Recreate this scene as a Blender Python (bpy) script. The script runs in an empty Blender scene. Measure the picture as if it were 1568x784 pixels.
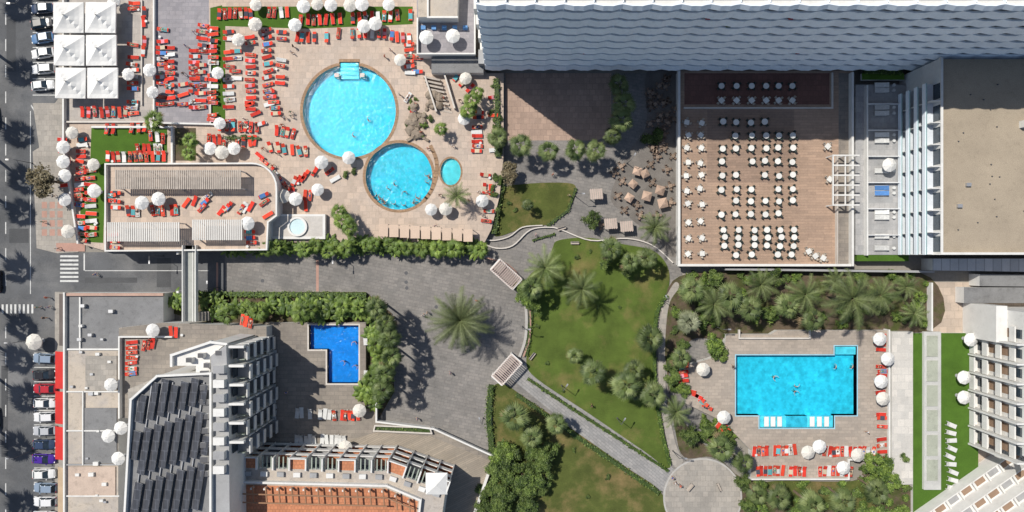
import bpy, math, random
from mathutils import Vector, Matrix, noise
from mathutils.geometry import tessellate_polygon
random.seed(7)
R=random.random
def U(a,b): return a+(b-a)*random.random()
S=0.125; H=130.0
def W(px,py,z=0.0):
    k=S*(H-z)/H
    return ((px-784)*k,(392-py)*k)
sc=bpy.context.scene
COL=sc.collection
# ---------------------------------------------------------------- materials
MC={}
def M(name,col,rough=.8,var=.12,scale=.4,fine=6,fvar=.1,brick=None,col2=None,c2scale=.15,c2=(.45,.6),spec=.3,metal=0,orand=0,bump=.0,stain=0):
    if name in MC: return MC[name]
    m=bpy.data.materials.new(name); m.use_nodes=True
    nt=m.node_tree; N=nt.nodes; L=nt.links
    b=N['Principled BSDF']; b.inputs['Roughness'].default_value=rough
    b.inputs['Specular IOR Level'].default_value=spec; b.inputs['Metallic'].default_value=metal
    tc=N.new('ShaderNodeTexCoord'); co=tc.outputs['Object']
    rgb=N.new('ShaderNodeRGB'); rgb.outputs[0].default_value=(*col,1); c=rgb.outputs[0]
    def nz(s,det=4,ro=.6):
        n=N.new('ShaderNodeTexNoise'); n.inputs['Scale'].default_value=s; n.inputs['Detail'].default_value=det; n.inputs['Roughness'].default_value=ro
        L.new(co,n.inputs['Vector']); return n.outputs['Fac']
    def mr(v,a,bb,lo,hi):
        r=N.new('ShaderNodeMapRange'); L.new(v,r.inputs[0])
        for i,x in zip((1,2,3,4),(a,bb,lo,hi)): r.inputs[i].default_value=x
        return r.outputs[0]
    def mix(f,a,bb):
        x=N.new('ShaderNodeMix'); x.data_type='RGBA'
        L.new(f,x.inputs[0]); L.new(a,x.inputs[6])
        if isinstance(bb,tuple): x.inputs[7].default_value=(*bb,1)
        else: L.new(bb,x.inputs[7])
        return x.outputs[2]
    def scl(cc,v):
        x=N.new('ShaderNodeVectorMath'); x.operation='SCALE'; L.new(cc,x.inputs[0]); L.new(v,x.inputs['Scale']); return x.outputs[0]
    if col2: c=mix(mr(nz(c2scale,5,.65),c2[0],c2[1],0,1),c,col2)
    if brick:
        bw,bh,mort,rot,ms=brick
        mp=N.new('ShaderNodeMapping'); mp.inputs['Rotation'].default_value=(0,0,rot); L.new(co,mp.inputs[0])
        bt=N.new('ShaderNodeTexBrick'); L.new(mp.outputs[0],bt.inputs['Vector'])
        bt.inputs['Scale'].default_value=1; bt.inputs['Brick Width'].default_value=bw; bt.inputs['Row Height'].default_value=bh
        bt.inputs['Mortar Size'].default_value=ms; bt.inputs['Color1'].default_value=(.86,.86,.86,1); bt.inputs['Color2'].default_value=(1.08,1.06,1.04,1)
        bt.inputs['Mortar'].default_value=(mort,mort,mort,1)
        x=N.new('ShaderNodeVectorMath'); x.operation='MULTIPLY'; L.new(c,x.inputs[0]); L.new(bt.outputs['Color'],x.inputs[1]); c=x.outputs[0]
    if var: c=scl(c,mr(nz(scale),.3,.7,1-var,1+var))
    if fvar: c=scl(c,mr(nz(fine,3,.7),.3,.7,1-fvar,1+fvar))
    if stain: c=scl(c,mr(nz(.9,6,.75),.52,.7,1,1-stain))
    if orand:
        oi=N.new('ShaderNodeObjectInfo'); c=scl(c,mr(oi.outputs['Random'],0,1,1-orand,1+orand))
    L.new(c,b.inputs['Base Color'])
    if bump:
        bp=N.new('ShaderNodeBump'); bp.inputs['Strength'].default_value=bump; bp.inputs['Distance'].default_value=.05
        L.new(nz(fine*2,3),bp.inputs['Height']); L.new(bp.outputs[0],b.inputs['Normal'])
    MC[name]=m; return m
def water(name,tint,sc_=.7,amp=.25):
    m=bpy.data.materials.new(name); m.use_nodes=True; nt=m.node_tree; N=nt.nodes; L=nt.links
    N.remove(N['Principled BSDF']); out=N['Material Output']
    tc=N.new('ShaderNodeTexCoord')
    no=N.new('ShaderNodeTexNoise'); no.inputs['Scale'].default_value=.8; no.inputs['Detail'].default_value=3; L.new(tc.outputs['Object'],no.inputs['Vector'])
    ad=N.new('ShaderNodeMix'); ad.data_type='RGBA'; ad.blend_type='ADD'; ad.inputs[0].default_value=1.2
    L.new(tc.outputs['Object'],ad.inputs[6]); L.new(no.outputs['Color'],ad.inputs[7])
    vo=N.new('ShaderNodeTexVoronoi'); vo.feature='SMOOTH_F1'; vo.inputs['Scale'].default_value=sc_; L.new(ad.outputs[2],vo.inputs['Vector'])
    mr=N.new('ShaderNodeMapRange'); L.new(vo.outputs['Distance'],mr.inputs[0]); mr.inputs[1].default_value=.1; mr.inputs[2].default_value=.8; mr.inputs[3].default_value=1-amp; mr.inputs[4].default_value=1.0
    s=N.new('ShaderNodeVectorMath'); s.operation='SCALE'; s.inputs[0].default_value=tint; L.new(mr.outputs[0],s.inputs['Scale'])  # cell pattern scales the tint: caustic light lines painted into the water colour
    t=N.new('ShaderNodeBsdfTransparent'); L.new(s.outputs[0],t.inputs[0])
    g=N.new('ShaderNodeBsdfGlossy'); g.inputs['Roughness'].default_value=.08
    n2=N.new('ShaderNodeTexNoise'); n2.inputs['Scale'].default_value=1.6; n2.inputs['Detail'].default_value=4; L.new(tc.outputs['Object'],n2.inputs['Vector'])
    bp=N.new('ShaderNodeBump'); bp.inputs['Strength'].default_value=.7; bp.inputs['Distance'].default_value=.25; L.new(n2.outputs[0],bp.inputs['Height']); L.new(bp.outputs[0],g.inputs['Normal'])
    fr=N.new('ShaderNodeFresnel'); fr.inputs[0].default_value=1.33; L.new(bp.outputs[0],fr.inputs['Normal'])
    mx=N.new('ShaderNodeMixShader'); L.new(fr.outputs[0],mx.inputs[0]); L.new(t.outputs[0],mx.inputs[1]); L.new(g.outputs[0],mx.inputs[2])
    L.new(mx.outputs[0],out.inputs[0]); return m
asph=M('asphalt_worn',(.105,.108,.113),.9,.22,.12,5,.14,col2=(.15,.15,.15),c2scale=.1,stain=.2)
asphp=M('asphalt_patch',(.075,.077,.08),.9,.15,.3,5,.14)
cobble=M('cobble_grey',(.235,.222,.208),.9,.14,.15,4,.1,brick=(1.2,.6,.8,.2,.05),col2=(.19,.182,.172),c2scale=.08,stain=.25)
pathm=M('path_slabs',(.29,.285,.28),.85,.12,.3,5,.08,brick=(1.0,.5,.75,.7,.05),stain=.15)
concrete=M('concrete_pave',(.34,.315,.28),.9,.12,.2,5,.08,brick=(1,1,.8,0,.04),stain=.18)
deckm=M('pool_deck_stone',(.52,.42,.34),.85,.10,.12,5,.08,brick=(1.2,1.2,.84,0,.05),col2=(.45,.375,.315),c2scale=.12,stain=.16)
greydeck=M('grey_violet_deck',(.30,.285,.30),.85,.1,.2,5,.07,brick=(1.2,.8,.85,0,.05),stain=.15)
patiom=M('patio_grey_stone',(.27,.24,.205),.85,.1,.2,5,.08,brick=(1.6,.8,.8,0,.05),col2=(.225,.20,.175),stain=.15)
deck3=M('pool_deck_taupe',(.37,.32,.27),.85,.1,.2,5,.07,brick=(1.2,.6,.84,0,.05),stain=.15)
plank=M('plank_paving',(.30,.26,.21),.8,.1,.2,5,.08,brick=(5,.35,.75,-.45,.04))
woodm=M('terrace_wood',(.375,.265,.195),.7,.12,.15,4,.1,brick=(3,.5,.78,0,.04),stain=.15)
woodd=M('terrace_wood_dark',(.29,.205,.155),.7,.12,.15,4,.1,brick=(3,.5,.78,0,.04),stain=.12)
maroon=M('terrace_maroon',(.17,.085,.068),.7,.12,.2,4,.1,brick=(1,1,.8,0,.05))
browntile=M('patio_brown_tile',(.37,.27,.215),.8,.12,.2,4,.1,brick=(1.1,1.1,.8,0,.06),stain=.15)
gravel=M('gravel_dark',(.17,.155,.14),.95,.2,.4,7,.25)
lawn=M('lawn_grass',(.078,.115,.020),.95,.25,.25,7,.32,col2=(.165,.14,.05),c2scale=.11,c2=(.53,.72),bump=.6)
lawn2=M('lawn_grass_dry',(.078,.095,.022),.95,.25,.3,7,.32,col2=(.16,.12,.05),c2scale=.15,c2=(.48,.66),bump=.6)
turf=M('artificial_turf',(.06,.125,.014),.95,.14,.4,8,.18,bump=.4)
soil=M('planting_soil',(.10,.075,.05),.95,.25,.6,6,.25,col2=(.06,.07,.02),c2scale=.4)
earth=M('ground_earth',(.24,.22,.19),.95,.2,.05,2,.1)
white=M('white_render',(.66,.65,.62),.7,.06,.5,6,.03,stain=.12)
whitec=M('white_canvas',(.70,.69,.66),.8,.05,.8,6,.02,orand=.06)
blueish=M('pale_parapet',(.78,.84,.89),.5,.06,.3,4,.04,stain=.06)
grey=M('grey_render',(.32,.32,.32),.8,.1,.4,5,.06,stain=.12)
dgrey=M('dark_grey',(.10,.10,.105),.7,.1,.5,5,.05)
glassd=M('window_glass',(.03,.045,.06),.12,.3,.5,2,.1,spec=.8)
frame=M('white_frame',(.7,.7,.7),.5,.03)
roofgrey=M('roof_felt_grey',(.20,.20,.20),.9,.14,.3,5,.1,stain=.3)
roofbeige=M('roof_beige',(.46,.40,.33),.9,.1,.2,5,.08,stain=.35,col2=(.40,.36,.32))
roofgravel=M('roof_gravel_tan',(.34,.285,.215),.95,.1,.15,7,.2,stain=.15)
terra=M('terracotta_tile',(.50,.21,.11),.85,.12,.4,5,.1,brick=(.6,.6,.75,0,.06),stain=.15)
redaw=M('red_awning',(.50,.03,.025),.8,.1,.5,5,.05)
copm=M('coping_brown',(.33,.215,.13),.8,.15,.6,6,.15,brick=(.6,.6,.7,0,.05))
coplight=M('coping_light',(.55,.51,.46),.8,.1,.6,6,.08)
kerb=M('kerb_stone',(.40,.385,.36),.85,.1,.6,6,.08)
paint=M('road_paint',(.58,.58,.56),.8,.12,1,6,.15,stain=.4)
tilered=M('tile_reddish',(.40,.24,.19),.85,.1,.6,5,.08)
poolf=M('pool_tile_cyan',(.105,.68,.88),.5,.05,.15,2,.03,brick=(.5,.5,.93,0,.04))
poolb=M('pool_tile_blue',(.035,.34,.85),.5,.06,.2,2,.05,brick=(.5,.5,.9,0,.04))
wat=water('pool_water',(.55,.95,.99),.8,.16)
wat3=water('pool_water_calm',(.52,.95,.99),1.1,.22)
wat2=water('pool_water_blue',(.5,.86,.99),.8,.16)
solar=M('solar_panel_dark',(.05,.052,.06),.35,.2,.6,3,.1,brick=(1.0,1.6,2.5,0,.03),spec=.6)
metal=M('metal_light',(.5,.5,.5),.4,.05,metal=.6)
slat=M('pergola_timber',(.40,.35,.30),.8,.15,1,6,.1)
slatw=M('pergola_white',(.60,.58,.54),.7,.06)
sage=M('sage_divider',(.30,.34,.29),.7,.06)
brownsh=M('shutter_brown',(.28,.19,.13),.7,.1)
rockm=M('rock_stone',(.27,.22,.17),.9,.25,.9,5,.2,bump=.8)
bark=M('palm_bark',(.20,.15,.10),.95,.2,2,9,.2,bump=.8)
bfloor=M('balcony_floor',(.60,.64,.68),.8,.1,stain=.12)
def leafm(n,c,o=.2): 
    m=M(n,c,.55,.15,.7,4,.15,orand=o,spec=.35); return m
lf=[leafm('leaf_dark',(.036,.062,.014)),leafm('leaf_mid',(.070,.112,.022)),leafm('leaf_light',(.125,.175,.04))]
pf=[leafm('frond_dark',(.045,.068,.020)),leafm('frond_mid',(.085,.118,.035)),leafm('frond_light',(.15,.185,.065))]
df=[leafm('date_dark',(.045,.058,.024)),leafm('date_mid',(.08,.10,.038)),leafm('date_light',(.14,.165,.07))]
bf=[leafm('banana_dark',(.05,.088,.016)),leafm('banana_mid',(.095,.15,.025)),leafm('banana_light',(.17,.24,.045))]
gf=[leafm('silver_dark',(.10,.115,.065)),leafm('silver_mid',(.17,.185,.11)),leafm('silver_light',(.24,.255,.16))]
deadf=M('frond_dead',(.22,.16,.09),.9,.2,1,5,.1)
# ---------------------------------------------------------------- mesh builder
class MB:
    def __init__(s): s.v=[];s.f=[];s.m=[];s.mats=[]
    def mi(s,m):
        if m not in s.mats: s.mats.append(m)
        return s.mats.index(m)
    def add(s,vs,fs,m):
        o=len(s.v); s.v+= [tuple(v) for v in vs]; k=s.mi(m)
        for f in fs: s.f.append(tuple(o+i for i in f)); s.m.append(k)
    def hexa(s,p,m):
        s.add(p,[(3,2,1,0),(4,5,6,7),(0,1,5,4),(1,2,6,5),(2,3,7,6),(3,0,4,7)],m)
    def box(s,x0,y0,z0,x1,y1,z1,m):
        if x1<x0:x0,x1=x1,x0
        if y1<y0:y0,y1=y1,y0
        s.hexa([(x0,y0,z0),(x1,y0,z0),(x1,y1,z0),(x0,y1,z0),(x0,y0,z1),(x1,y0,z1),(x1,y1,z1),(x0,y1,z1)],m)
    def obox(s,cx,cy,z0,z1,sx,sy,a,m):
        c,n=math.cos(a),math.sin(a); q=[]
        for z in (z0,z1):
            for dx,dy in ((-1,-1),(1,-1),(1,1),(-1,1)):
                x=dx*sx/2;y=dy*sy/2; q.append((cx+x*c-y*n,cy+x*n+y*c,z))
        s.hexa(q,m)
    def cyl(s,cx,cy,z0,z1,r0,r1,n,m,cap=True):
        v=[];f=[]
        for i in range(n):
            a=2*math.pi*i/n; v.append((cx+r0*math.cos(a),cy+r0*math.sin(a),z0)); v.append((cx+r1*math.cos(a),cy+r1*math.sin(a),z1))
        for i in range(n):
            j=(i+1)%n; f.append((2*i,2*j,2*j+1,2*i+1))
        if cap: f.append(tuple(2*i+1 for i in range(n))); f.append(tuple(2*i for i in range(n))[::-1])
        s.add(v,f,m)
    def prism(s,outer,z0,z1,m,ms=None,holes=(),bottom=False):
        rings=[list(outer)]+[list(h) for h in holes]
        flat=[p for r in rings for p in r]
        tris=tessellate_polygon([[Vector((p[0],p[1],0)) for p in r] for r in rings])
        ff=[]
        for t in tris:
            a,b,c=(flat[i] for i in t)
            cr=(b[0]-a[0])*(c[1]-a[1])-(b[1]-a[1])*(c[0]-a[0])
            ff.append(t if cr>0 else t[::-1])
        s.add([(p[0],p[1],z1) for p in flat],ff,m)
        if z0 is not None and z0<z1:
            for r in rings:
                n=len(r)
                s.add([(p[0],p[1],z0) for p in r]+[(p[0],p[1],z1) for p in r],[(i,(i+1)%n,n+(i+1)%n,n+i) for i in range(n)],ms or m)
        if bottom: s.add([(p[0],p[1],z0) for p in flat],[t[::-1] for t in ff],ms or m)
    def wall(s,pts,w,z0,z1,m,closed=False):
        n=len(pts)
        for i in range(n if closed else n-1):
            a=pts[i];b=pts[(i+1)%n]; dx=b[0]-a[0];dy=b[1]-a[1];l=math.hypot(dx,dy)
            if l<1e-4: continue
            e=.003*(i%2)
            s.obox((a[0]+b[0])/2,(a[1]+b[1])/2,z0,z1+e,l+w*.98,w,math.atan2(dy,dx),m)
    def mesh(s,name,smooth=False):
        me=bpy.data.meshes.new(name); me.from_pydata(s.v,[],s.f)
        for m in s.mats: me.materials.append(m)
        me.polygons.foreach_set('material_index',s.m)
        if smooth: me.polygons.foreach_set('use_smooth',[True]*len(s.f))
        me.update(); return me
    def obj(s,name,parent=None,smooth=False):
        return place(name,s.mesh(name,smooth),parent=parent)
def place(name,me,loc=(0,0,0),rot=0,scale=1,parent=None):
    o=bpy.data.objects.new(name,me); COL.objects.link(o); o.location=loc
    o.rotation_euler=(0,0,rot) if not isinstance(rot,tuple) else rot
    o.scale=(scale,)*3 if not isinstance(scale,tuple) else scale
    if parent: o.parent=parent
    return o
def empty(name): 
    o=bpy.data.objects.new(name,None); COL.objects.link(o); return o
def PX(pts,z): return [W(x,y,z) for x,y in pts]
def rect(x0,y0,x1,y1): return [(x0,y0),(x1,y0),(x1,y1),(x0,y1)]
def circ(cx,cy,rx,ry=None,n=64): 
    ry=ry or rx
    return [(cx+rx*math.cos(2*math.pi*i/n),cy+ry*math.sin(2*math.pi*i/n)) for i in range(n)]
def smooth(p,closed=True,k=5):
    n=len(p); o=[]
    for i in range(n if closed else n-1):
        g=lambda j: p[j%n] if closed else p[max(0,min(n-1,j))]
        a,b,c,d=g(i-1),g(i),g(i+1),g(i+2)
        for t in range(k):
            t/=k
            o.append(tuple(.5*((2*b[q])+(-a[q]+c[q])*t+(2*a[q]-5*b[q]+4*c[q]-d[q])*t*t+(-a[q]+3*b[q]-3*c[q]+d[q])*t**3) for q in (0,1)))
    if not closed:o.append(p[-1])
    return o
def slab(name,pts,z0,z1,m,ms=None,holes=(),parent=None):
    b=MB(); b.prism(PX(pts,z1),z0,z1,m,ms,[PX(h,z1) for h in holes]); return b.obj(name,parent)
# ---------------------------------------------------------------- ground, roads
b=MB(); b.add([(-2500,-2500,0),(2500,-2500,0),(2500,2500,0),(-2500,2500,0)],[(0,1,2,3)],earth); b.obj('ground')
slab('street_road',rect(-900,-900,88,1600),None,.004,asph)
slab('side_road',[(88,386),(345,386),(345,447),(88,447)],None,.008,asph)
b=MB()
for q in (rect(10,30,24,110),rect(14,350,44,372),rect(2,560,12,700),rect(130,425,210,433),rect(240,395,262,440)): b.prism(PX(q,.01),None,.012,asphp)
b.obj('road_repair_patch')
court=[(345,386),(740,390),(772,402),(795,430),(806,470),(806,520),(796,548),(765,580),(752,605),(752,700),(650,672),(574,660),(574,500),(345,500)]
slab('courtyard_paving',court,None,.012,cobble)
slab('garden_paving',[(752,112),(1045,112),(1045,430),(1120,430),(1120,800),(700,800),(700,700),(752,605),(765,580),(806,520),(795,430),(740,390)],None,.006,cobble)
slab('patio_paving',[(774,112),(936,112),(936,205),(915,215),(774,215)],None,.014,browntile)
slab('gravel_bed',smooth([(990,112),(1040,112),(1040,380),(1000,360),(960,330),(935,300),(965,230),(990,190)]),None,.011,gravel)
slab('street_sidewalk',[(84,158),(97,158),(97,-300),(90,-300),(90,150)],0,.13,concrete,kerb)
slab('sidewalk',[(50,232),(60,226),(97,226),(120,372),(120,386),(88,388),(56,380),(54,330)],0,.12,concrete,kerb)
slab('sidewalk',[(84,447),(97,447),(97,900),(84,900)],0,.12,concrete,kerb)
slab('sidewalk',[(50,158),(97,158),(97,226),(60,226)],0,.11,concrete,kerb)
b=MB()
for i in range(3):
    for j in range(4):
        x=64+i*12;y=309+j*14
        b.prism(PX(rect(x,y,x+8,y+10),.125),None,.125,tilered)
b.prism(PX(rect(86,372,130,385),.125),None,.126,tilered)
b.obj('sidewalk_tile_inlay')
b=MB()
def mk(pts): b.prism(PX(pts,.02),None,.02,paint)
for i in range(9): mk(rect(0+i*6.5-4,466,i*6.5-1,480))
for i in range(7): mk(rect(92,391+i*6.3,120,394+i*6.3))
for y in (4,27,49,72,95,120,145): mk(rect(50,y,88,y+1.2))
for y in range(540,790,22): mk(rect(52,y,88,y+1.2))
for y in range(-300,1100,40):
    if not 450<y<490: mk(rect(8,y,9.5,y+18))
mk(rect(46,170,47.2,450)); mk(rect(128,388,130,414)); mk([(48,160),(88,225),(87,227),(47,162)])
mk(rect(130,414,320,415))
b.obj('road_markings')
b=MB()
for (x,y) in [(622,418),(622,432),(623,441),(210,420),(402,430),(530,410),(668,470),(30,460),(22,130),(40,580)]:
    p=W(x,y); b.cyl(p[0],p[1],.0,.022,.35,.35,14,dgrey)
b.prism(PX(rect(484,398,488,446),.02),None,.02,tilered); b.prism(PX(rect(331,402,334,446),.02),None,.02,tilered)
b.obj('manhole_cover')
lawnpts=smooth([(855,368),(900,364),(955,374),(1000,384),(1022,408),(1024,440),(1008,475),(1000,530),(1001,590),(1012,650),(1026,716),(985,690),(900,632),(822,580),(806,555),(812,520),(813,480),(803,446),(812,420),(838,402),(846,380)])
slab('lawn',lawnpts,0,.13,lawn,kerb)
slab('lawn',smooth([(756,592),(775,590),(800,606),(880,660),(960,716),(1012,754),(1016,800),(900,830),(735,830),(728,760),(758,705),(752,640)]),0,.13,lawn2,kerb)
slab('lawn',smooth([(768,292),(800,282),(868,280),(882,290),(872,318),(842,342),(800,350),(762,362),(758,350)]),0,.13,lawn2,kerb)
slab('main_path',[(778,576),(790,556),(806,556),(832,588),(1038,722),(1022,756),(960,724)],None,.018,pathm)
slab('round_plaza',circ(1076,762,58),None,.17,concrete)
b=MB(); 
b.prism(PX(circ(1076,762,60.5),.18),0,.18,kerb,holes=[PX(circ(1076,762,58),.18)]); b.obj('plaza_kerb')
slab('narrow_path',smooth([(1013,470),(1022,450),(1034,432),(1040,440),(1026,462),(1020,500),(1018,560),(1022,620),(1035,680),(1046,706),(1032,714),(1020,670),(1010,600),(1008,520)]),0,.17,concrete)
b=MB()
e=PX(smooth([(740,392),(772,404),(794,430),(805,470),(805,515),(796,545)],False,6),.3); b.wall(e,.5,0,.35,kerb)
e=PX(smooth([(745,395),(777,405),(799,430),(811,470),(811,515),(802,545)],False,6),.4); b.wall(e,.25,0,.6,tilered)
b.obj('courtyard_kerb_wall')
b=MB(); e=PX(smooth([(752,605),(752,700)],False,4),.5); b.wall(e,.3,0,.5,white)
e=PX(smooth([(738,372),(760,380),(785,376),(812,352),(842,348),(860,352),(905,368),(960,365),(1000,376),(1030,402)],False,5),.5); b.wall(e,.22,0,.5,coplight)
e=PX(smooth([(738,366),(757,368),(780,362),(800,348),(830,345)],False,5),.5); b.wall(e,.2,0,.5,coplight)
b.obj('garden_border_wall')
slab('planting_bed',smooth([(1030,430),(1110,415),(1300,412),(1425,425),(1425,506),(1200,510),(1110,520),(1060,520),(1028,560),(1024,600),(1050,650),(1100,700),(1150,735),(1300,738),(1365,700),(1392,740),(1380,800),(1120,800),(1135,760),(1125,725),(1090,700),(1048,700),(1034,660),(1020,560),(1018,500)]),0,.16,soil,kerb)
slab('planting_bed',[(345,366),(740,372),(738,388),(345,384)],0,.2,soil,kerb)
slab('planting_bed',[(265,447),(560,447),(600,480),(604,600),(575,650),(560,600),(560,495),(320,496),(265,480)],0,.25,soil,kerb)
# ---------------------------------------------------------------- main pool deck
DZ=1.5
def poolshape1():
    o=[]
    for x,y in circ(535,170,71,n=96):
        if abs(x-535)<15 and y<140: continue
        o.append((x,y))
    k=max(range(len(o)),key=lambda i:abs(o[i][0]-o[(i+1)%len(o)][0]) if o[i][1]<130 else 0)
    return o[:k+1]+[(520,102),(520,95),(550,95),(550,102)]+o[k+1:]
pool1=poolshape1(); pool2=circ(611,270,51); pool3=circ(690,263,15.5,20.5,40)
deck=[(95,-260),(728,-260),(728,86),(745,112),(771,112),(771,240),(765,300),(752,352),(742,371),(345,371),(345,384),(160,384),(120,372),(97,226)]
slab('pool_deck',deck,0,DZ,deckm,white,holes=[pool1,pool2,pool3])
def grow(pts,cx,cy,d):
    return [(cx+(x-cx)*(1+d/max(1,math.hypot(x-cx,y-cy))),cy+(y-cy)*(1+d/max(1,math.hypot(x-cx,y-cy)))) for x,y in pts]
def pool(name,pts,z,fm,wm,cop,depth=1.3,w=4,cen=None,dz=.03,water_z=.1):
    root=empty(name)
    q=PX(pts,z); n=len(q); b=MB()
    b.prism(q,None,z-depth,fm)
    b.add([(p[0],p[1],z-depth) for p in q]+[(p[0],p[1],z) for p in q],[(i,(i+1)%n,n+(i+1)%n,n+i) for i in range(n)],fm)
    b.obj('basin',root)
    b=MB(); b.prism(q,None,z-water_z,wm); b.obj('water',root)
    b=MB()
    if cen: o=PX(grow(pts,cen[0],cen[1],w),z)
    else:
        area=sum(pts[i][0]*pts[(i+1)%len(pts)][1]-pts[(i+1)%len(pts)][0]*pts[i][1] for i in range(len(pts)))
        sg=1 if area>0 else -1; o=[]
        for i in range(len(pts)):
            a=Vector(pts[i-1]);c=Vector(pts[i]);d=Vector(pts[(i+1)%len(pts)])
            e1=(c-a).normalized();e2=(d-c).normalized()
            n1=Vector((e1.y,-e1.x))*sg;n2=Vector((e2.y,-e2.x))*sg
            o.append(tuple(c+(n1+n2)*w/(1+n1.dot(n2))))
        o=PX(o,z)
    b.prism(o,z,z+dz,cop,holes=[q]); b.obj('coping',root)
    return root
r1=pool('round_swimming_pool',pool1,DZ,poolf,wat,copm,w=4.5,cen=(535,170),dz=.05)
pool('round_swimming_pool',pool2,DZ,poolf,wat3,copm,w=4.5,cen=(611,270),dz=.04)
pool('paddling_pool',pool3,DZ,M('pool_tile_pale',(.34,.72,.76),.5,.05),wat3,copm,depth=.5,w=2.8,cen=(690,263))
stp=M('pool_step_tile',(.36,.78,.9),.5)
b=MB()
for i in range(4): b.prism(PX(rect(521,96+i*6,549,102+i*6),1.2),.2,DZ-.25-i*.18,stp)
b.box(*W(512,112,1.5),.2,*W(519,118,1.5),DZ+.02,coplight); b.box(*W(551,112,1.5),.2,*W(558,118,1.5),DZ+.02,coplight)
b.obj('pool_steps',r1)
b=MB()
b.wall(PX(smooth([(660,225),(668,245),(668,270),(660,292),(650,306)],False),DZ),.7,DZ,DZ+.06,copm)
b.wall(PX(smooth([(625,215),(640,208),(655,215)],False),DZ),.5,DZ,DZ+.5,rockm)
b.obj('pool_border')
Z1=DZ+.006
def sh(name,pts,m,z=Z1): return slab(name,pts,None,z,m)
sh('terrace_paving',rect(97,-200,233,186),M('terrace_light',(.41,.375,.34),.85,.1,.3,5,.07,brick=(1.2,1.2,.86,0,.05),stain=.15))
sh('terrace_paving',[(238,-200),(320,-200),(320,188),(240,188),(238,60)],greydeck)
b=MB(); b.wall(PX([(235.5,-100),(235.5,188),(322,190),(345,192)],2.1),.3,DZ,2.2,white); b.wall(PX([(321.5,40),(321.5,188)],2),.2,DZ,1.9,white); b.wall(PX([(216,0),(216,160)],2),.2,DZ,1.9,coplight)
b.wall(PX([(97,-100),(97,226)],2.3),.3,DZ,2.4,white); b.wall(PX([(97,226),(119,372)],2.3),.3,DZ,2.4,white); b.obj('terrace_wall')
sh('turf',[(322,12),(340,8),(345,38),(345,192),(322,188)],turf,DZ+.010)
sh('turf',[(340,10),(632,10),(632,37),(470,44),(345,40)],turf,DZ+.014)
sh('turf',[(140,196),(256,196),(256,250),(162,250),(158,372),(122,370),(124,280),(138,250)],turf,DZ+.010)
b=MB(); b.wall(PX([(140,194),(262,194),(262,248)],2.3),.35,DZ,2.1,white); b.wall(PX([(98,186),(232,186)],2.3),.3,DZ,2.0,coplight); b.obj('terrace_wall')
sh('planting_bed',[(268,196),(300,196),(300,246),(268,246)],soil,DZ+.010)
hb=empty('pool_bar_building')
b=MB(); b.prism(PX([(637,-120),(727,-120),(727,82),(639,82)],5),DZ,5,greydeck,white); b.wall(PX([(639,28),(639,82),(727,82),(727,20)],5.9),.25,5,5.9,white)
b.prism(PX([(640,-120),(706,-120),(700,26),(640,26)],8),5,8,roofbeige,white); b.wall(PX([(655,-100),(655,26),(700,26)],8.5),.3,8,8.5,white)
b.prism(PX(rect(660,86,740,110),4),DZ,3.4,roofgrey,white,bottom=False)
b.obj('walls',hb)
b=MB(); 
for i in range(5): b.box(*W(645+i*16,40,5.1),5.0,*W(652+i*16,46,5.1),5.5,M('furniture_blue',(.1,.25,.5),.6))
b.obj('terrace_furniture',hb)
b=MB()
for i in range(9):
    p=W(662+i*2.2,122+i*6,DZ); b.obox(p[0],p[1],DZ,DZ+.08+.12*(8-i),3.2,.35,math.radians(-12),slat)
b.wall(PX([(651,118),(668,170)],2.4),.3,DZ,2.7,coplight); b.wall(PX([(680,112),(696,165)],2.4),.3,DZ,2.7,coplight); b.obj('deck_stairs')
b=MB()
def blob(b,cx,cy,z,r,m,seed=0,sq=.6):
    v=[];f=[];n=8;k=5
    for j in range(k+1):
        ph=math.pi*j/k
        for i in range(n):
            a=2*math.pi*i/n; d=Vector((math.sin(ph)*math.cos(a),math.sin(ph)*math.sin(a),math.cos(ph)))
            rr=r*(1+.45*noise.noise(d*1.7+Vector((seed,0,0))))
            v.append((cx+d.x*rr,cy+d.y*rr,z+d.z*rr*sq))
    for j in range(k):
        for i in range(n): f.append((j*n+i,(j+1)*n+i,(j+1)*n+(i+1)%n,j*n+(i+1)%n))
    b.add(v,f,m)
for i in range(46):
    t=R(); x=632+t*18+U(-10,10)+ (20*t if t>.6 else 0); y=205-60*t+U(-9,9); p=W(x,y,DZ); blob(b,p[0],p[1],DZ+U(.1,.5),U(.4,1.0),rockm,i)
b.obj('rock_waterfall')
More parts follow.
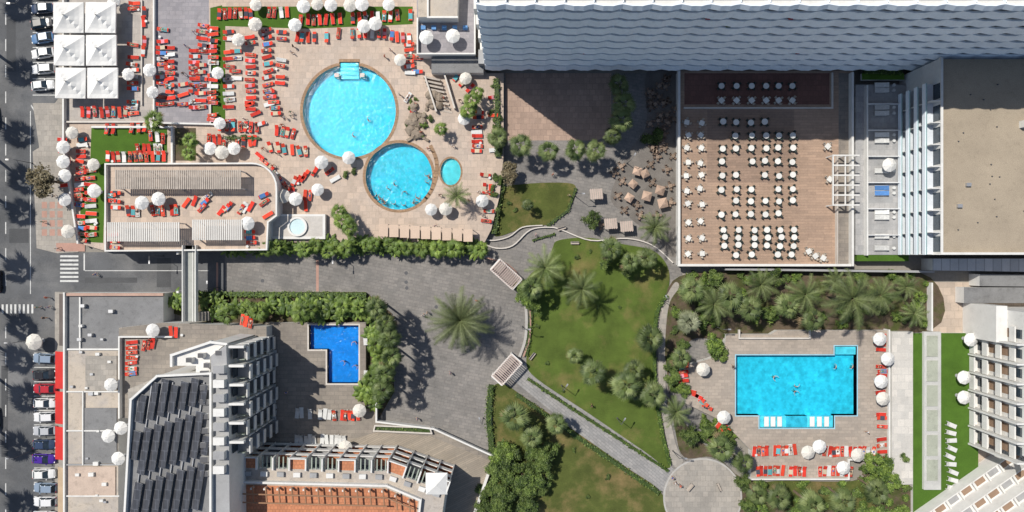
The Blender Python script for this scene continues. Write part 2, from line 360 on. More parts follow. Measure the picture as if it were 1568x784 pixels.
# ---------------------------------------------------------------- pavilion
pv=empty('pavilion_building'); PZ=5.0
b=MB()
out=[(161,251)]+[(385,250)]+[(385+38*math.sin(a),288-38*math.cos(a)) for a in [i*math.pi/16 for i in range(1,9)]]+[(423,330),(410,340),(408,382),(161,384)]
b.prism(PX(out,PZ),0,PZ,deckm,white)
b.wall(PX(out,PZ+.8),.28,PZ,PZ+.8,white,True); b.obj('walls',pv)
b=MB()
def pergola(b,x0,y0,x1,y1,z,m,mp,step=4,h=2.5,vert=True):
    a=W(x0,y0,z+h);c=W(x1,y1,z+h)
    for (x,y) in ((a[0],a[1]),(c[0],a[1]),(a[0],c[1]),(c[0],c[1]),((a[0]+c[0])/2,a[1]),((a[0]+c[0])/2,c[1])):
        b.box(x-.1,y-.1,z,x+.1,y+.1,z+h-.2,mp)
    b.box(a[0],a[1]-.12,z+h-.2,c[0],a[1]+.02,z+h,mp); b.box(a[0],c[1]-.02,z+h-.2,c[0],c[1]+.12,z+h,mp)
    if vert:
        n=max(2,int((x1-x0)/step))
        for i in range(n+1):
            x=a[0]+(c[0]-a[0])*i/n; b.box(x-.13,min(a[1],c[1])-.2,z+h+.003,x+.13,max(a[1],c[1])+.2,z+h+.15,m)
    else:
        n=max(2,int((y1-y0)/step))
        for i in range(n+1):
            y=a[1]+(c[1]-a[1])*i/n; b.box(a[0]-.2,y-.13,z+h+.003,c[0]+.2,y+.13,z+h+.15,m)
pergola(b,178,262,270,288,PZ,slat,slatw,3.2); pergola(b,272,262,368,288,PZ,slat,slatw,3.2)
pergola(b,166,342,274,368,PZ,slatw,slatw,3.2); pergola(b,296,338,370,366,PZ,slatw,slatw,3.2)
b.obj('pergola',pv)
b=MB(); b.prism(PX(rect(414,328,498,366),2.6),DZ,2.6,white,white); b.prism(PX(rect(418,331,494,362),2.61),None,2.605,M('jacuzzi_floor',(.5,.47,.43),.8),None)
b.prism(PX(circ(455,347,15),3),2.6,3.0,white,holes=[PX(circ(455,347,12),3)]); b.prism(PX(circ(455,347,12),2.8),None,2.8,M('whirlpool_water',(.55,.7,.72),.15)); b.obj('jacuzzi_platform')
b=MB()
for i in range(10): p=W(412+i*.9,325-i*3.2,DZ); b.obox(p[0],p[1],DZ,DZ+.35*i+.2,2.2,.42,.5,concrete)
b.obj('pavilion_stairs')
b=MB(); fz=5
b.prism(PX(rect(279,376,299,492),fz),fz-.4,fz,M('bridge_deck',(.36,.37,.34),.8,.1,stain=.2),white,bottom=True)
b.wall(PX([(279,376),(279,492)],fz+1),.15,fz,fz+1.0,white); b.wall(PX([(299,376),(299,492)],fz+1),.15,fz,fz+1.0,white)
b.wall(PX([(283,376),(283,492)],fz+.1),.12,fz,fz+.1,white); b.wall(PX([(295,376),(295,492)],fz+.1),.12,fz,fz+.1,white)
for y in (388,446):
    for x in (282,296): p=W(x,y,2); b.box(p[0]-.2,p[1]-.2,0,p[0]+.2,p[1]+.2,fz-.4,white)
for i in range(8): b.prism(PX(rect(300+i*3,478,303+i*3,492),4),0,fz-.1-i*.55,concrete)
b.obj('footbridge')
for i in range(9):
    b=MB(); z=DZ; x0=580+i*16.2; y0=343+i*1.0
    a=W(x0,y0,z+2.3); c=W(x0+14,y0+19,z+2.3)
    b.box(a[0],c[1],z+2.25,c[0],a[1],z+2.35,M('cabana_canvas',(.56,.43,.33),.85,.06,orand=.08))
    for x in (a[0]+.06,c[0]-.06):
        for y in (a[1]-.06,c[1]+.06): b.box(x-.05,y-.05,z,x+.05,y+.05,z+2.25,slatw)
    b.box(a[0]+.3,c[1]+.4,z,c[0]-.3,a[1]-.6,z+.4,whitec); b.obj('cabana')
for (cx,cy,ang) in ((775,420,-42),(776,566,48)):
    b=MB(); p=W(cx,cy,3); a=math.radians(ang); L=5.6; Wd=2.6
    ca,sa=math.cos(a),math.sin(a)
    for sx in (-1,1):
        for sy in (-1,1):
            x=sx*(L/2-.2);y=sy*(Wd/2-.2); b.obox(p[0]+x*ca-y*sa,p[1]+x*sa+y*ca,0,2.8,.4,.4,a,white)
        b.obox(p[0]-sx*Wd/2*sa,p[1]+sx*Wd/2*ca,2.8,3.0,L,.25,a,white); b.obox(p[0]+sx*L/2*ca,p[1]+sx*L/2*sa,2.8,2.995,.25,Wd,a,white)
    for i in range(14):
        x=-L/2+.2+(L-.4)*i/13; b.obox(p[0]+x*ca,p[1]+x*sa,3.003,3.12,.16,Wd+.2,a,M('gate_slat',(.52,.40,.35),.8))
    b.obj('gate_pergola')
# ---------------------------------------------------------------- tower
tw=empty('hotel_tower')
TX0=-5.0; TX1=150; FY=35.1; BW=37.0; NF=10; FH=3.42
b=MB(); b.box(TX0,BW,0,TX1,BW+17,NF*FH+1.3,white)
b.box(TX0+6,BW+5,NF*FH+1.3,TX1,BW+14,NF*FH+4,grey)
b.box(TX0-.1,BW-.6,NF*FH+1.303,TX1,BW-.2,NF*FH+2.0,white); b.box(TX0,BW+1.3,NF*FH+1.303,TX1,BW+1.7,NF*FH+1.9,blueish)
b.obj('walls',tw)
bs=MB();bp=MB();bd=MB();bw=MB()
PER=4.1
def wave(x,f): 
    t=((x-TX0)/PER)%1.0
    return FY-.26*math.sin(math.pi*t)+.04*math.sin(t*17)
cur=M('curtain_pale',(.5,.53,.56),.9)
for f in range(1,NF+1):
    z=f*FH+.6
    xs=[TX0+i*PER/6 for i in range(int((TX1-TX0)/PER*6)+1)]
    front=[(x,wave(x,f)) for x in xs]
    n=len(front)
    v=[(x,y,z) for x,y in front]+[(x,BW,z) for x,y in front]+[(x,y,z-.25) for x,y in front]+[(x,BW,z-.25) for x,y in front]
    fa=[]
    for i in range(n-1): fa+=[(i,i+1,n+i+1,n+i),(2*n+i+1,2*n+i,3*n+i,3*n+i+1),(2*n+i,2*n+i+1,i+1,i)]
    bs.add(v,fa,bfloor if f<NF else white)
    v=[];fa=[]
    hp=1.25 if f<NF else .6
    for x,y in front: v+=[(x,y-.40,z-.27),(x,y-.02,z+hp),(x,y+.24,z+hp),(x,y+.14,z)]
    for i in range(n-1):
        for k in range(3): fa.append((4*i+k,4*i+4+k,4*i+5+k,4*i+1+k))
    bp.add(v,fa,blueish)
    x=TX0+.05
    while x<TX1:
        bd.box(x-.07,FY+.15,z,x+.07,BW,z+FH-.26 if f<NF else z+.6,blueish)
        x+=PER
    x=TX0+.7
    while x<TX1:
        zb=z-FH
        bw.box(x,BW-.05,zb+.02,x+2.6,BW-.003,zb+2.4,glassd); bw.box(x+1.25,BW-.08,zb+.02,x+1.35,BW-.052,zb+2.4,frame)
        if R()<.5: bw.box(x+.1,BW-.07,zb+.1,x+1.2,BW-.054,zb+2.3,cur)
        if R()<.5 and f<NF:
            bw.box(x+.6,FY+.6,z+.01,x+1.1,FY+1.1,z+.5,whitec); bw.box(x+1.6,FY+.5,z+.01,x+2.1,FY+1.0,z+.45,whitec)
        if R()<.05 and f<NF: bw.box(x+.2,FY-.05,z+.6,x+.9,FY+.2,z+1.3,random.choice([redaw,whitec,turf]))
        x+=PER
bs.obj('balcony_slabs',tw);bp.obj('balcony_parapets',tw);bd.obj('balcony_dividers',tw);bw.obj('windows',tw)
b=MB(); 
for z in range(2,34,7): b.box(TX0-.9,BW+1,z,TX0,BW+4,z+2.6,white)
b.box(TX0-1.2,FY+.3,0,TX0+.003,BW+1,5,grey); b.obj('end_stair',tw)
# ---------------------------------------------------------------- restaurant terrace
rt=empty('restaurant_terrace'); TZ=2.6
b=MB(); b.prism(PX(rect(1040,108,1306,406),TZ),0,TZ,woodm,white); 
b.prism(PX(rect(1083,168,1216,280),TZ),None,TZ+.006,woodd); b.prism(PX(rect(1048,112,1270,160),TZ),None,TZ+.006,maroon)
b.prism(PX(rect(1284,112,1304,404),TZ),None,TZ+.006,patiom)
b.obj('floor',rt)
b=MB(); b.wall(PX([(1040,108),(1040,406),(1306,406)],TZ+.9),.45,TZ,TZ+.9,white); b.wall(PX([(1048,165),(1275,165),(1275,112)],TZ+.4),.3,TZ,TZ+.4,coplight); b.wall(PX([(1283,238),(1283,404)],TZ+1),.12,TZ,TZ+1,coplight); b.wall(PX([(1306,112),(1306,406)],TZ+1.2),.4,TZ,TZ+1.2,white)
b.obj('parapet',rt)
b=MB(); pergola(b,1276,238,1314,314,TZ,white,white,13,2.8,False); b.wall(PX([(1276,238),(1276,314)],TZ+2.9),.25,TZ+2.6,TZ+2.9,white);b.wall(PX([(1295,238),(1295,314)],TZ+2.9),.2,TZ+2.6,TZ+2.83,white); b.obj('white_pergola',rt)
chairm=M('chair_dark_green',(.035,.05,.045),.6,.1); chairw=M('chair_wicker',(.20,.145,.11),.8,.1,orand=.3); chairb=M('chair_beige',(.42,.37,.31),.7,.1)
topw=M('table_top_pale',(.70,.69,.65),.6,.05,orand=.08); topb=M('table_top_brown',(.26,.19,.14),.6,.1,orand=.3)
def tablemesh(sq,cm,top=None,ts_=.95,d=.72):
    top=top or topw; b=MB(); 
    if sq: b.obox(0,0,.71,.75,ts_,ts_,math.pi/4,top)
    else: b.cyl(0,0,.71,.75,.55,.55,20,top)
    b.cyl(0,0,0,.71,.05,.04,8,metal); b.cyl(0,0,0,.04,.28,.25,12,metal)
    for k in range(4):
        a=k*math.pi/2+math.pi/4; c,s=math.cos(a),math.sin(a)
        b.obox(d*c,d*s,.42,.47,.44,.44,a,cm); b.obox((d+.2)*c,(d+.2)*s,.47,.88,.05,.42,a,cm)
        for u in (-.18,.18):
            for v in (-.18,.18): b.obox(d*c+u*c-v*s,d*s+u*s+v*c,0,.42,.04,.04,a,cm)
    return b.mesh('dining_table')
tr_=tablemesh(False,chairm); ts=tablemesh(True,chairb); tb=tablemesh(True,chairw,topb,.7,.68)
def put(name,me,px,py,z,rot=0,sc_=1):
    p=W(px,py,z); return place(name,me,(p[0],p[1],z),rot,sc_)
for y in (188,208,228,248,269,291,308,328,352,364,376,390):
    for x in (1104,1125,1149,1170,1190,1211):
        if y>340: x+= (y%3)*3
        if R()<.96: put('dining_table',tr_,x+U(-1.5,1.5),y+U(-1.2,1.2),TZ+.01,U(-.3,.3),U(.98,1.06))
for y in (133,155):
    for x in (1103,1126,1149,1171,1190,1211): put('dining_table',tr_ if y<140 else ts,x,y,TZ+.01,U(-.2,.2))
for y in (188,208,229,249,270,291,312,340,365,390):
    for x in (1051,1072): put('dining_table',ts,x+U(-2,2),y+U(-2,2),TZ+.01,U(0,1.5),.95)
for (x,y) in ((1236,385),(1258,395),(1246,392),(1265,225),(1268,275)): put('dining_table',ts,x,y,TZ+.01,U(-.3,.3))
# ---------------------------------------------------------------- wing
wg=empty('hotel_wing'); WZ=12.0
xw=W(1437,0,WZ)[0]
y1=FY-.9; y0=W(0,390,WZ)[1]
b=MB(); b.box(xw,y0,0,xw+60,y1,WZ,white)
b.prism([(xw+.4,y0+.4),(xw+60,y0+.4),(xw+60,y1),(xw+.4,y1)],None,WZ+.01,roofgravel)
b.wall([(xw+.2,y1),(xw+.2,y0+.2),(xw+60,y0+.2)],.4,WZ,WZ+.7,white); b.obj('walls',wg)
b=MB()
for i in range(26):
    x=xw+3+R()*16;y=U(y0+2,y1-1); 
    if i<4: b.box(x,y,WZ+.01,x+.8,y+.6,WZ+.5,metal)
    else: b.cyl(x,y,WZ,WZ+.25,.1,.1,8,dgrey)
b.box(xw+14,y1-12,WZ,xw+15.5,y1-10.8,WZ+1.2,white); b.obj('roof_vents',wg)
b=MB();bg=MB()
for f in range(4):
    z=[3.0,5.5,8.0,10.5][f]
    b.box(xw-1.7,y0,z-.2,xw,y1-4,z,bfloor)
    b.box(xw-1.8,y0,z-.22,xw-1.55,y1-4,z+.7,blueish); bg.box(xw-1.7,y0+.1,z+.7,xw-1.66,y1-4,z+1.0,M('glass_parapet',(.3,.45,.46),.1,spec=.7))
    y=y0
    while y<y1-4:
        b.box(xw-1.55,y,z,xw,y+.12,z+2.1,white); bg.box(xw-.03,y+.5,z+.05,xw-.003,y+3.2,z+2.0,glassd); y+=3.8
b.obj('balconies',wg);bg.obj('windows',wg)
lt=empty('lounge_terrace'); b=MB()
xa=W(1310,0,2.4)[0]; b.box(xa,y0,0,xw-.003,y1-2,2.4,M('lounge_floor',(.36,.36,.36),.8,.1,brick=(1,1,.85,0,.04),stain=.15))
b.box(xa+.3,y0-1.2,0,xw+.5,y0-.003,2.3,turf)
b.wall([(xa+1.7,y1-2.5),(xa+1.7,y0)],.25,2.4,3.5,white)
b.prism(PX(rect(1320,112,1385,122),3),2.4,2.9,turf,white)
y=y0+3.6
while y<y1-3: b.box(xa+1.7,y,2.403,xw-1.8,y+.14,3.4,frame); y+=4.9
b.obj('floor',lt)
b=MB(); b.prism(PX([(1428,396),(1700,396),(1700,418),(1428,414)],3.5),0,3.5,M('panel_roof_white',(.5,.51,.53),.6,.08,brick=(1.6,6,.6,0,.08)),white); b.prism(PX([(1500,420),(1700,422),(1700,440),(1500,438)],3),0,3,roofgrey,white)
b.obj('entrance_canopy')
slab('service_paving',[(1420,432),(1700,432),(1700,800),(1420,800)],None,.01,M('paving_pinkish',(.46,.38,.31),.85,.1,.3,5,.07,brick=(1.5,1.5,.8,0,.05),stain=.15))
b=MB(); b.prism(PX(rect(1476,440,1700,464),2.5),0,2.5,roofgrey,white); b.obj('service_building')
b=MB(); b.wall(PX([(1427,434),(1427,506)],1.5),.3,0,1.6,white); b.wall(PX([(1110,412),(1425,416)],1.5),.4,0,2.4,grey); b.obj('boundary_wall')
# ---------------------------------------------------------------- pool 3 area
D3=1.5
p3=[(1127,544),(1278,544),(1278,530),(1312,530),(1312,636),(1277,636),(1277,655),(1163,655),(1163,636),(1127,636)]
slab('pool_deck',[(1112,512),(1180,512),(1190,506),(1362,506),(1362,702),(1302,704),(1300,732),(1150,732),(1150,690),(1108,646),(1050,618),(1048,560),(1085,550),(1108,540)],0,D3,deck3,white,holes=[p3])
r3=pool('rectangular_swimming_pool',p3,D3,poolf,wat3,M('coping_blue',(.30,.52,.62),.6),w=1.6)
b=MB()
b.prism(PX(rect(1164,637,1276,655),1.3),.2,D3-.35,stp)
b.prism(PX(rect(1204,637,1236,655),1.3),.2,D3-.3,M('pool_step_deep',(.15,.55,.7),.5))
for x in (1170,1180,1190,1240,1251,1262): 
    b.prism(PX(rect(x,638,x+7,653),1.4),D3-.3,D3-.02,whitec)
b.prism(PX(rect(1280,531,1311,543),1.3),.2,D3-.4,stp)
b.obj('pool_bench',r3)
b=MB(); b.wall(PX([(1150,734),(1300,734),(1300,704),(1362,704),(1362,506)],2),.3,0,2.0,white); b.wall(PX([(1132,506),(1132,518),(1240,518),(1240,506)],1.9),.3,D3,2.0,coplight); b.obj('deck_wall')
slab('white_terrace',rect(1366,508,1398,742),0,1.7,M('terrace_offwhite',(.56,.54,.50),.8,.06,brick=(1.4,1.4,.85,0,.04),stain=.15),white)
slab('turf',[(1398,510),(1498,510),(1498,800),(1398,800)],0,.9,turf,white)
slab('lawn',smooth([(1172,738),(1310,736),(1356,706),(1366,720),(1330,780),(1200,770)]),0,.2,lawn2,kerb)
b=MB(); b.prism(PX(rect(1415,508,1441,750),1.5),.9,1.5,M('skylight_frame',(.45,.45,.43),.7),white)
for i in range(6):
    y=514+i*38; b.prism(PX(rect(1419,y,1436,y+32),1.7),1.5,1.7,M('skylight_panel',(.36,.38,.31),.4,.1,stain=.3),white)
b.obj('skylight_row')
br=empty('white_hotel_building'); b=MB();bg=MB()
bx=W(1474,0,0)[0]; hz=13
b.box(bx+2,W(0,640,2)[1]-4,0,bx+50,W(0,478,hz)[1],hz,white)
b.box(bx,W(0,520,5)[1],0,bx+2.003,W(0,466,5)[1],9,white)
b.prism([(bx+6,W(0,640,2)[1]),(bx+50,W(0,640,2)[1]),(bx+50,W(0,482,hz)[1]),(bx+6,W(0,482,hz)[1])],None,hz+.01,roofbeige)
for k in range(7):
    yy=W(0,500,0)[1]-k*3.4
    for f in range(4):
        z=1.2+f*3.1
        b.box(bx+.6+f*.25,yy-1.5,z-.2,bx+2.002,yy+1.2,z,white)
        b.box(bx+.6+f*.25,yy-1.5,z,bx+.85+f*.25,yy+1.2,z+1.1,white)
        bg.box(bx+1.97,yy-.9,z+.1,bx+1.998,yy+.7,z+2.0,brownsh if (k*3+f)%3 else glassd)
    b.box(bx+.4,yy-1.9,0,bx+2.001,yy-1.6,hz+.5,white)
b.obj('walls',br)
a=math.radians(35)
cx,cy=W(1545,790,5); ca,sa=math.cos(a),math.sin(a)
def T(x,y): return (cx+x*ca-y*sa,cy+x*sa+y*ca)
b=MB()
for st in range(5):
    y_=8-st*1.9; z_=3+st*2.1
    p=T(0,y_-10); b.obox(p[0],p[1],0,z_,34,20,a,white)
    for i in range(11):
        p=T(-15+i*3,y_-.9); b.obox(p[0],p[1],z_+.001,z_+.14,1.9,1.2,a,brownsh if i%3 else grey); 
        p=T(-16.5+i*3,y_-.9); b.obox(p[0],p[1],z_,z_+.7,.25,1.7,a,white)
    p=T(0,y_-.1); b.obox(p[0],p[1],z_,z_+.5,34,.2,a,white)
b.obj('terraced_block',br)
b=MB()
for k in range(10):
    yy=W(0,520,hz)[1]-k*3; b.box(bx+4+2*(k%2),yy-1,hz+.011,bx+5.5+2*(k%2),yy+1,hz+1.2,grey if k%2 else white)
for k in range(5):
    yy=W(0,490,hz)[1]-k*6; b.box(bx+2.2,yy-2,hz,bx+2.5,yy+2,hz+1.2,white); b.box(bx+9,yy-1.5,hz+.011,bx+12,yy+1.5,hz+.6,roofgrey)
b.obj('roof_units',br); bg.obj('shutters',br)
# ---------------------------------------------------------------- shops
shp=empty('shop_building'); b=MB()
b.prism(PX([(100,449),(250,449),(250,500),(182,512),(182,536),(100,536)],4.2),0,4.2,roofgrey,white)
b.wall(PX([(100,451),(248,451)],4.6),.5,4.2,4.7,M('terracotta_edge',(.42,.28,.22),.85)); b.wall(PX([(122,456),(122,536)],4.5),.25,4.2,4.5,white); b.wall(PX([(100,535),(182,535)],4.6),.3,4.2,4.6,white)
b.prism(PX([(98,537),(181,537),(181,900),(98,900)],4.4),0,4.4,roofbeige,white); 
for y in (600,660,712,760): b.wall(PX([(100,y),(181,y)],4.8),.22,4.4,4.7,white if y!=712 else grey)
b.prism(PX(rect(128,625,178,710),4.7),4.4,4.6,roofgrey); b.prism(PX(rect(104,715,176,760),4.7),4.4,4.62,M('roof_pinkish',(.48,.38,.31),.9,.1,stain=.25))
b.prism(PX(rect(130,545,178,598),4.7),4.4,4.58,concrete)
b.wall(PX([(98,449),(98,900)],4.9),.3,4.2,4.95,white); b.wall(PX([(126,600),(126,712)],4.9),.2,4.4,4.8,white)
for i in range(24): p=W(108+R()*64,465+R()*310,4.6); s_=U(.2,.5); b.box(p[0]-s_,p[1]-s_*.7,4.2,p[0]+s_,p[1]+s_*.7,4.6+s_,metal if i%2 else white)
b.obj('walls',shp); b=MB()
def awn(y0_,y1_,m,x0=84,x1=98):
    a=W(x0,y0_,2.8);c=W(x1,y1_,3.5); b.add([(a[0],a[1],2.7),(c[0],a[1],3.5),(c[0],c[1],3.5),(a[0],c[1],2.7),(a[0],a[1],2.45),(a[0],c[1],2.45)],[(0,3,2,1),(0,4,5,3)],m)
awn(538,596,redaw); awn(599,650,redaw); awn(653,705,redaw); awn(450,530,M('awning_dark',(.12,.1,.09),.8),90); awn(715,790,M('awning_tan',(.4,.3,.2),.8),88)
b.obj('awning',shp)
# ---------------------------------------------------------------- patio 2
D2=1.5
l2=[(473,498),(549,498),(549,587),(501,587),(501,535),(473,535)]
slab('hotel_patio',[(405,494),(560,494),(560,598),(576,598),(576,645),(662,656),(756,702),(735,740),(700,800),(405,800)],0,D2,patiom,white,holes=[l2])
pool('blue_swimming_pool',l2,D2,poolb,wat2,coplight,w=2.4,depth=1.2)
sh('plank_walk',[(480,690),(576,662),(660,668),(752,706),(725,790),(690,800),(600,720)],plank,D2+.006)
b=MB(); b.wall(PX([(576,600),(576,646),(664,657),(758,700)],2.4),.3,D2,2.4,white); b.wall(PX([(756,702),(722,800)],2.4),.5,D2,2.2,white)
b.wall(PX([(574,652),(658,655),(661,664),(572,660)],2.2),.25,D2,2.2,coplight,True); b.obj('patio_wall')
h2=empty('hotel_building_with_solar_roof')
b=MB(); P4=4.5
b.prism(PX([(182,502),(250,494),(408,500),(408,572),(330,580),(262,580),(240,640),(182,640)],P4),0,P4,patiom,white)
b.wall(PX([(182,640),(182,516),(262,516)],P4+.9),.25,P4,P4+.9,white)
b.obj('podium_terrace',h2)
RZ=18; b=MB()
b.prism(PX([(240,576),(322,572),(322,830),(188,830),(200,610)],RZ),0,RZ,roofgrey,white)
b.wall(PX([(322,830),(322,572),(240,576),(200,612),(188,830)],RZ+.8),.35,RZ,RZ+.8,white)
b.prism(PX([(323,545),(346,528),(350,620),(352,830),(323,830)],RZ),0,RZ,grey,white)
b.prism(PX([(262,546),(322,524),(346,526),(322,546),(322,571),(300,571),(300,560),(262,560)],RZ-1),P4,RZ-1.0,white,white)
b.wall(PX([(262,560),(262,544),(322,524),(346,527)],RZ-.2),.4,RZ-1,RZ-.2,white)
for (x,y) in ((285,548),(303,541),(312,556),(330,537)): b.prism(PX(rect(x,y,x+9,y+7),RZ),RZ-1,RZ+.1,dgrey,white)
b.prism(PX([(196,596),(240,578),(206,640),(196,700)],RZ-3),0,RZ-3,concrete,white)
for i,y in enumerate(range(560,720,22)):
    p=PX(rect(326,y,343,y+12),RZ+1.2); b.prism(p,RZ,RZ+1.2,white if i%2 else grey,white)
    b.prism(PX(rect(306,y+8,318,y+16),RZ+.6),RZ,RZ+.6,dgrey,white)
b.obj('walls',h2)
xe=W(352,0,RZ)[0]
bb=MB();bg=MB()
yT=W(0,530,RZ)[1]; yB=W(0,705,RZ)[1]
nb=6; st=(yT-yB)/nb
for f in range(5):
    z=2.2+f*3.15
    for k in range(nb):
        ya=yT-k*st; off=.5*(k%2)
        bb.box(xe-.2,ya-st+.5,z-.2,xe+2.0+off,ya-.3,z,grey); bb.box(xe+1.85+off,ya-st+.5,z,xe+2.0+off,ya-.3,z+.95,white)
        bb.box(xe-.2,ya-.3,z-.25,xe+1.6,ya-.05,z+2.4,white); bg.box(xe+.01,ya-st+.8,z,xe+.04,ya-.6,z+2.1,glassd)
        bb.box(xe+.3,ya-st+.5,z+.0,xe+1.5,ya-st+.62,z+.9,sage)
for k in range(nb): bb.box(xe-.1,yT-k*st-.3,RZ-.6,xe+2.4,yT-k*st+.1,RZ+.3,white)
bb.obj('balconies',h2)
b=MB()
for r in range(8):
    for c in range(17):
        if c%6==5: continue
        x=218+r*16-(c*14)*.16+4; y=584+c*14-(r*5)
        if x<202+ (0 if y>620 else (620-y)*1.2) or x>314 or y>790 or y<584: continue
        p=W(x,y,RZ+.5); cx,cy=p; an=math.radians(-10)
        c_,s_=math.cos(an),math.sin(an)
        hw,hh=.74,.80
        pts=[(-hw,-hh,RZ+.2),(hw,-hh,RZ+.75),(hw,hh,RZ+.75),(-hw,hh,RZ+.2)]
        v=[(cx+a_*c_-b_*s_,cy+a_*s_+b_*c_,z_) for a_,b_,z_ in pts]; b.add(v,[(0,1,2,3)],solar)
        v2=[(cx+a_*1.05*c_-b_*1.04*s_,cy+a_*1.05*s_+b_*1.04*c_,z_-.03) for a_,b_,z_ in pts]; b.add(v2,[(0,1,2,3)],metal)
b.obj('solar_panels',h2)
b=MB()
for i in range(6):
    b.wall(PX([(232+i*16,586),(204+i*16,784)],RZ+.4),.12,RZ,RZ+.3,metal)
b.obj('panel_rails',h2)
bg.obj('windows',h2)
sw=empty('hotel_south_wing'); SZ=11
b=MB(); top=[(352,716),(596,722),(682,752),(668,850),(352,850)]
b.prism(PX(top,SZ),0,SZ,roofbeige,white)
b.prism(PX([(360,742),(590,748),(640,768),(636,800),(360,800)],SZ),None,SZ+.01,terra)
b.wall(PX([(358,738),(592,744),(644,766),(640,800)],SZ+.8),.35,SZ,SZ+.9,white); b.wall(PX([(356,800),(356,738)],SZ+.8),.3,SZ,SZ+.9,white)
bmb=M('beam_brown',(.3,.17,.1),.8)
for i in range(14):
    x=366+i*20; y=746+max(0,(x-590)*.4)+ (i*.4); b.wall(PX([(x,y),(x+2,y+24)],SZ+1.6),.2,SZ+1.2,SZ+1.5,bmb); p=W(x,y+1,SZ+.7); b.box(p[0]-.15,p[1]-.15,SZ,p[0]+.15,p[1]+.15,SZ+1.2,white)
b.wall(PX([(362,756),(592,762),(634,780)],SZ+1.6),.2,SZ+1.52,SZ+1.7,bmb); b.wall(PX([(362,769),(592,775)],SZ+1.6),.2,SZ+1.52,SZ+1.7,bmb)
b.obj('walls',sw)
b=MB()
def lerp(t):
    P=[(368,716),(596,722),(682,752)]
    if t<.7: u=t/.7; return (P[0][0]+(P[1][0]-P[0][0])*u,P[0][1]+(P[1][1]-P[0][1])*u,-.02)
    u=(t-.7)/.3; return (P[1][0]+(P[2][0]-P[1][0])*u,P[1][1]+(P[2][1]-P[1][1])*u,-.33)
NB=13
for i in range(NB):
    t=(i+.5)/NB; x,y,an=lerp(t); p=W(x,y,SZ)
    s_,c_=math.sin(an),math.cos(an)
    def Q(u,v): return (p[0]+u*c_-v*s_,p[1]+u*s_+v*c_)
    for f in range(3):
        z=2+f*3
        q=Q(0,.9); b.obox(q[0],q[1],z-.2,z,2.9,1.9,an,terra if i%3!=1 else grey)
        q=Q(0,1.85); b.obox(q[0],q[1],z-.25,z+.9,2.9,.15,an,white)
        q=Q(1.5,1.0); b.obox(q[0],q[1],z-.25,z+2.6,.2,2.1,an,white)
        q=Q(0,.02); b.obox(q[0],q[1],z,z+2.1,1.9,.06,an,glassd)
    if i%3==0: q=Q(0,.9); b.obox(q[0],q[1],SZ-.3,SZ-.05,3.1,2.0,an,terra); q=Q(0,1.95); b.obox(q[0],q[1],SZ-.3,SZ+.6,3.2,.2,an,white)
    else:
        for k in range(4): q=Q(-1.2+k*.75,.95); b.obox(q[0],q[1],SZ-.3,SZ-.08,.2,2.2,an,sage)
    q=Q(1.55,.95); b.obox(q[0],q[1],SZ-.4,SZ+.62,.25,2.2,an,white)
    q=Q(0,-.9); b.obox(q[0],q[1],SZ+.002,SZ+.5,1.2,.8,an,white if i%2 else grey)
b.obj('balconies',sw)
b=MB(); p=W(668,742,SZ+1); h_=1.9
b.add([(p[0]-h_,p[1]-h_,SZ+.5),(p[0]+h_,p[1]-h_,SZ+.5),(p[0]+h_,p[1]+h_,SZ+.5),(p[0]-h_,p[1]+h_,SZ+.5),(p[0],p[1],SZ+1.5)],[(0,1,4),(1,2,4),(2,3,4),(3,0,4)],whitec); b.obj('roof_lantern',sw)
# ---------------------------------------------------------------- parasols
def parasol(r=1.2,h=2.5,n=8,m=whitec,thk=.5):
    b=MB(); v=[(0,0,h)];f=[]
    for ring,(rr,zz) in enumerate(((.35,h-.12),(1,h-thk),(1.0,h-thk-.16))):
        for i in range(n*2):
            a=math.pi*i/n; k=1 if i%2==0 else (.955 if n>4 else .72)
            v.append((r*rr*k*math.cos(a),r*rr*k*math.sin(a),zz-(0 if i%2==0 else .04*rr)))
    N2=n*2
    for i in range(N2):
        j=(i+1)%N2
        f.append((0,1+i,1+j))
        for q in range(2): f.append((1+q*N2+i,1+(q+1)*N2+i,1+(q+1)*N2+j,1+q*N2+j))
    b.add(v,f,m); b.cyl(0,0,.06,h,.03,.03,8,metal,False); b.cyl(0,0,h,h+.12,.05,.02,8,metal); b.cyl(0,0,0,.08,.32,.28,14,grey)
    for i in range(n):
        a=2*math.pi*i/n; b.obox(.5*r*math.cos(a),.5*r*math.sin(a),h-thk*.6-.06,h-thk*.6-.03,r*.8,.02,a,metal)
    return b.mesh('parasol')
pm=parasol(1.2,2.7,8,whitec,.66); pm2=parasol(1.2,2.6,8,M('canvas_cream',(.62,.59,.53),.85,.08,orand=.06),.64); pmb=parasol(1.35,2.4,4,M('canvas_taupe',(.46,.33,.25),.9,.1,orand=.2),.6)
par=[(397,13),(397,43),(457,44),(470,16),(490,12),(511,14),(540,14),(558,13),(598,13),(561,46),(578,42),(615,96),(371,66),(340,116),(343,192),(238,112),(242,145),(205,118),(329,230),(347,236),(365,230),(538,244),(497,251),(491,292),(458,306),(440,302),(662,322),(684,321),(739,309),(714,124),(712,185),(120,206),(108,228),(108,250),(110,271),(110,307),(115,355),(152,254),(155,294),(184,8)]
for x,y in par: put('parasol',random.choice([pm,pm,pm2]),x,y,DZ,U(0,1),U(.96,1.1))
for x,y in [(227,312),(252,306),(386,343)]: put('parasol',pm,x,y,PZ,U(0,1),1.08)
for x,y in [(655,63),(695,61)]: put('parasol',pm,x,y,5,U(0,1),1.1)
for x,y in [(1338,517),(1350,547),(1340,581),(1343,607),(1305,692),(1283,711),(1230,688),(1247,679),(1103,635),(1072,563),(554,625),(533,680)]: put('parasol',random.choice([pm,pm2]),x,y,D3,U(0,1),1.08)
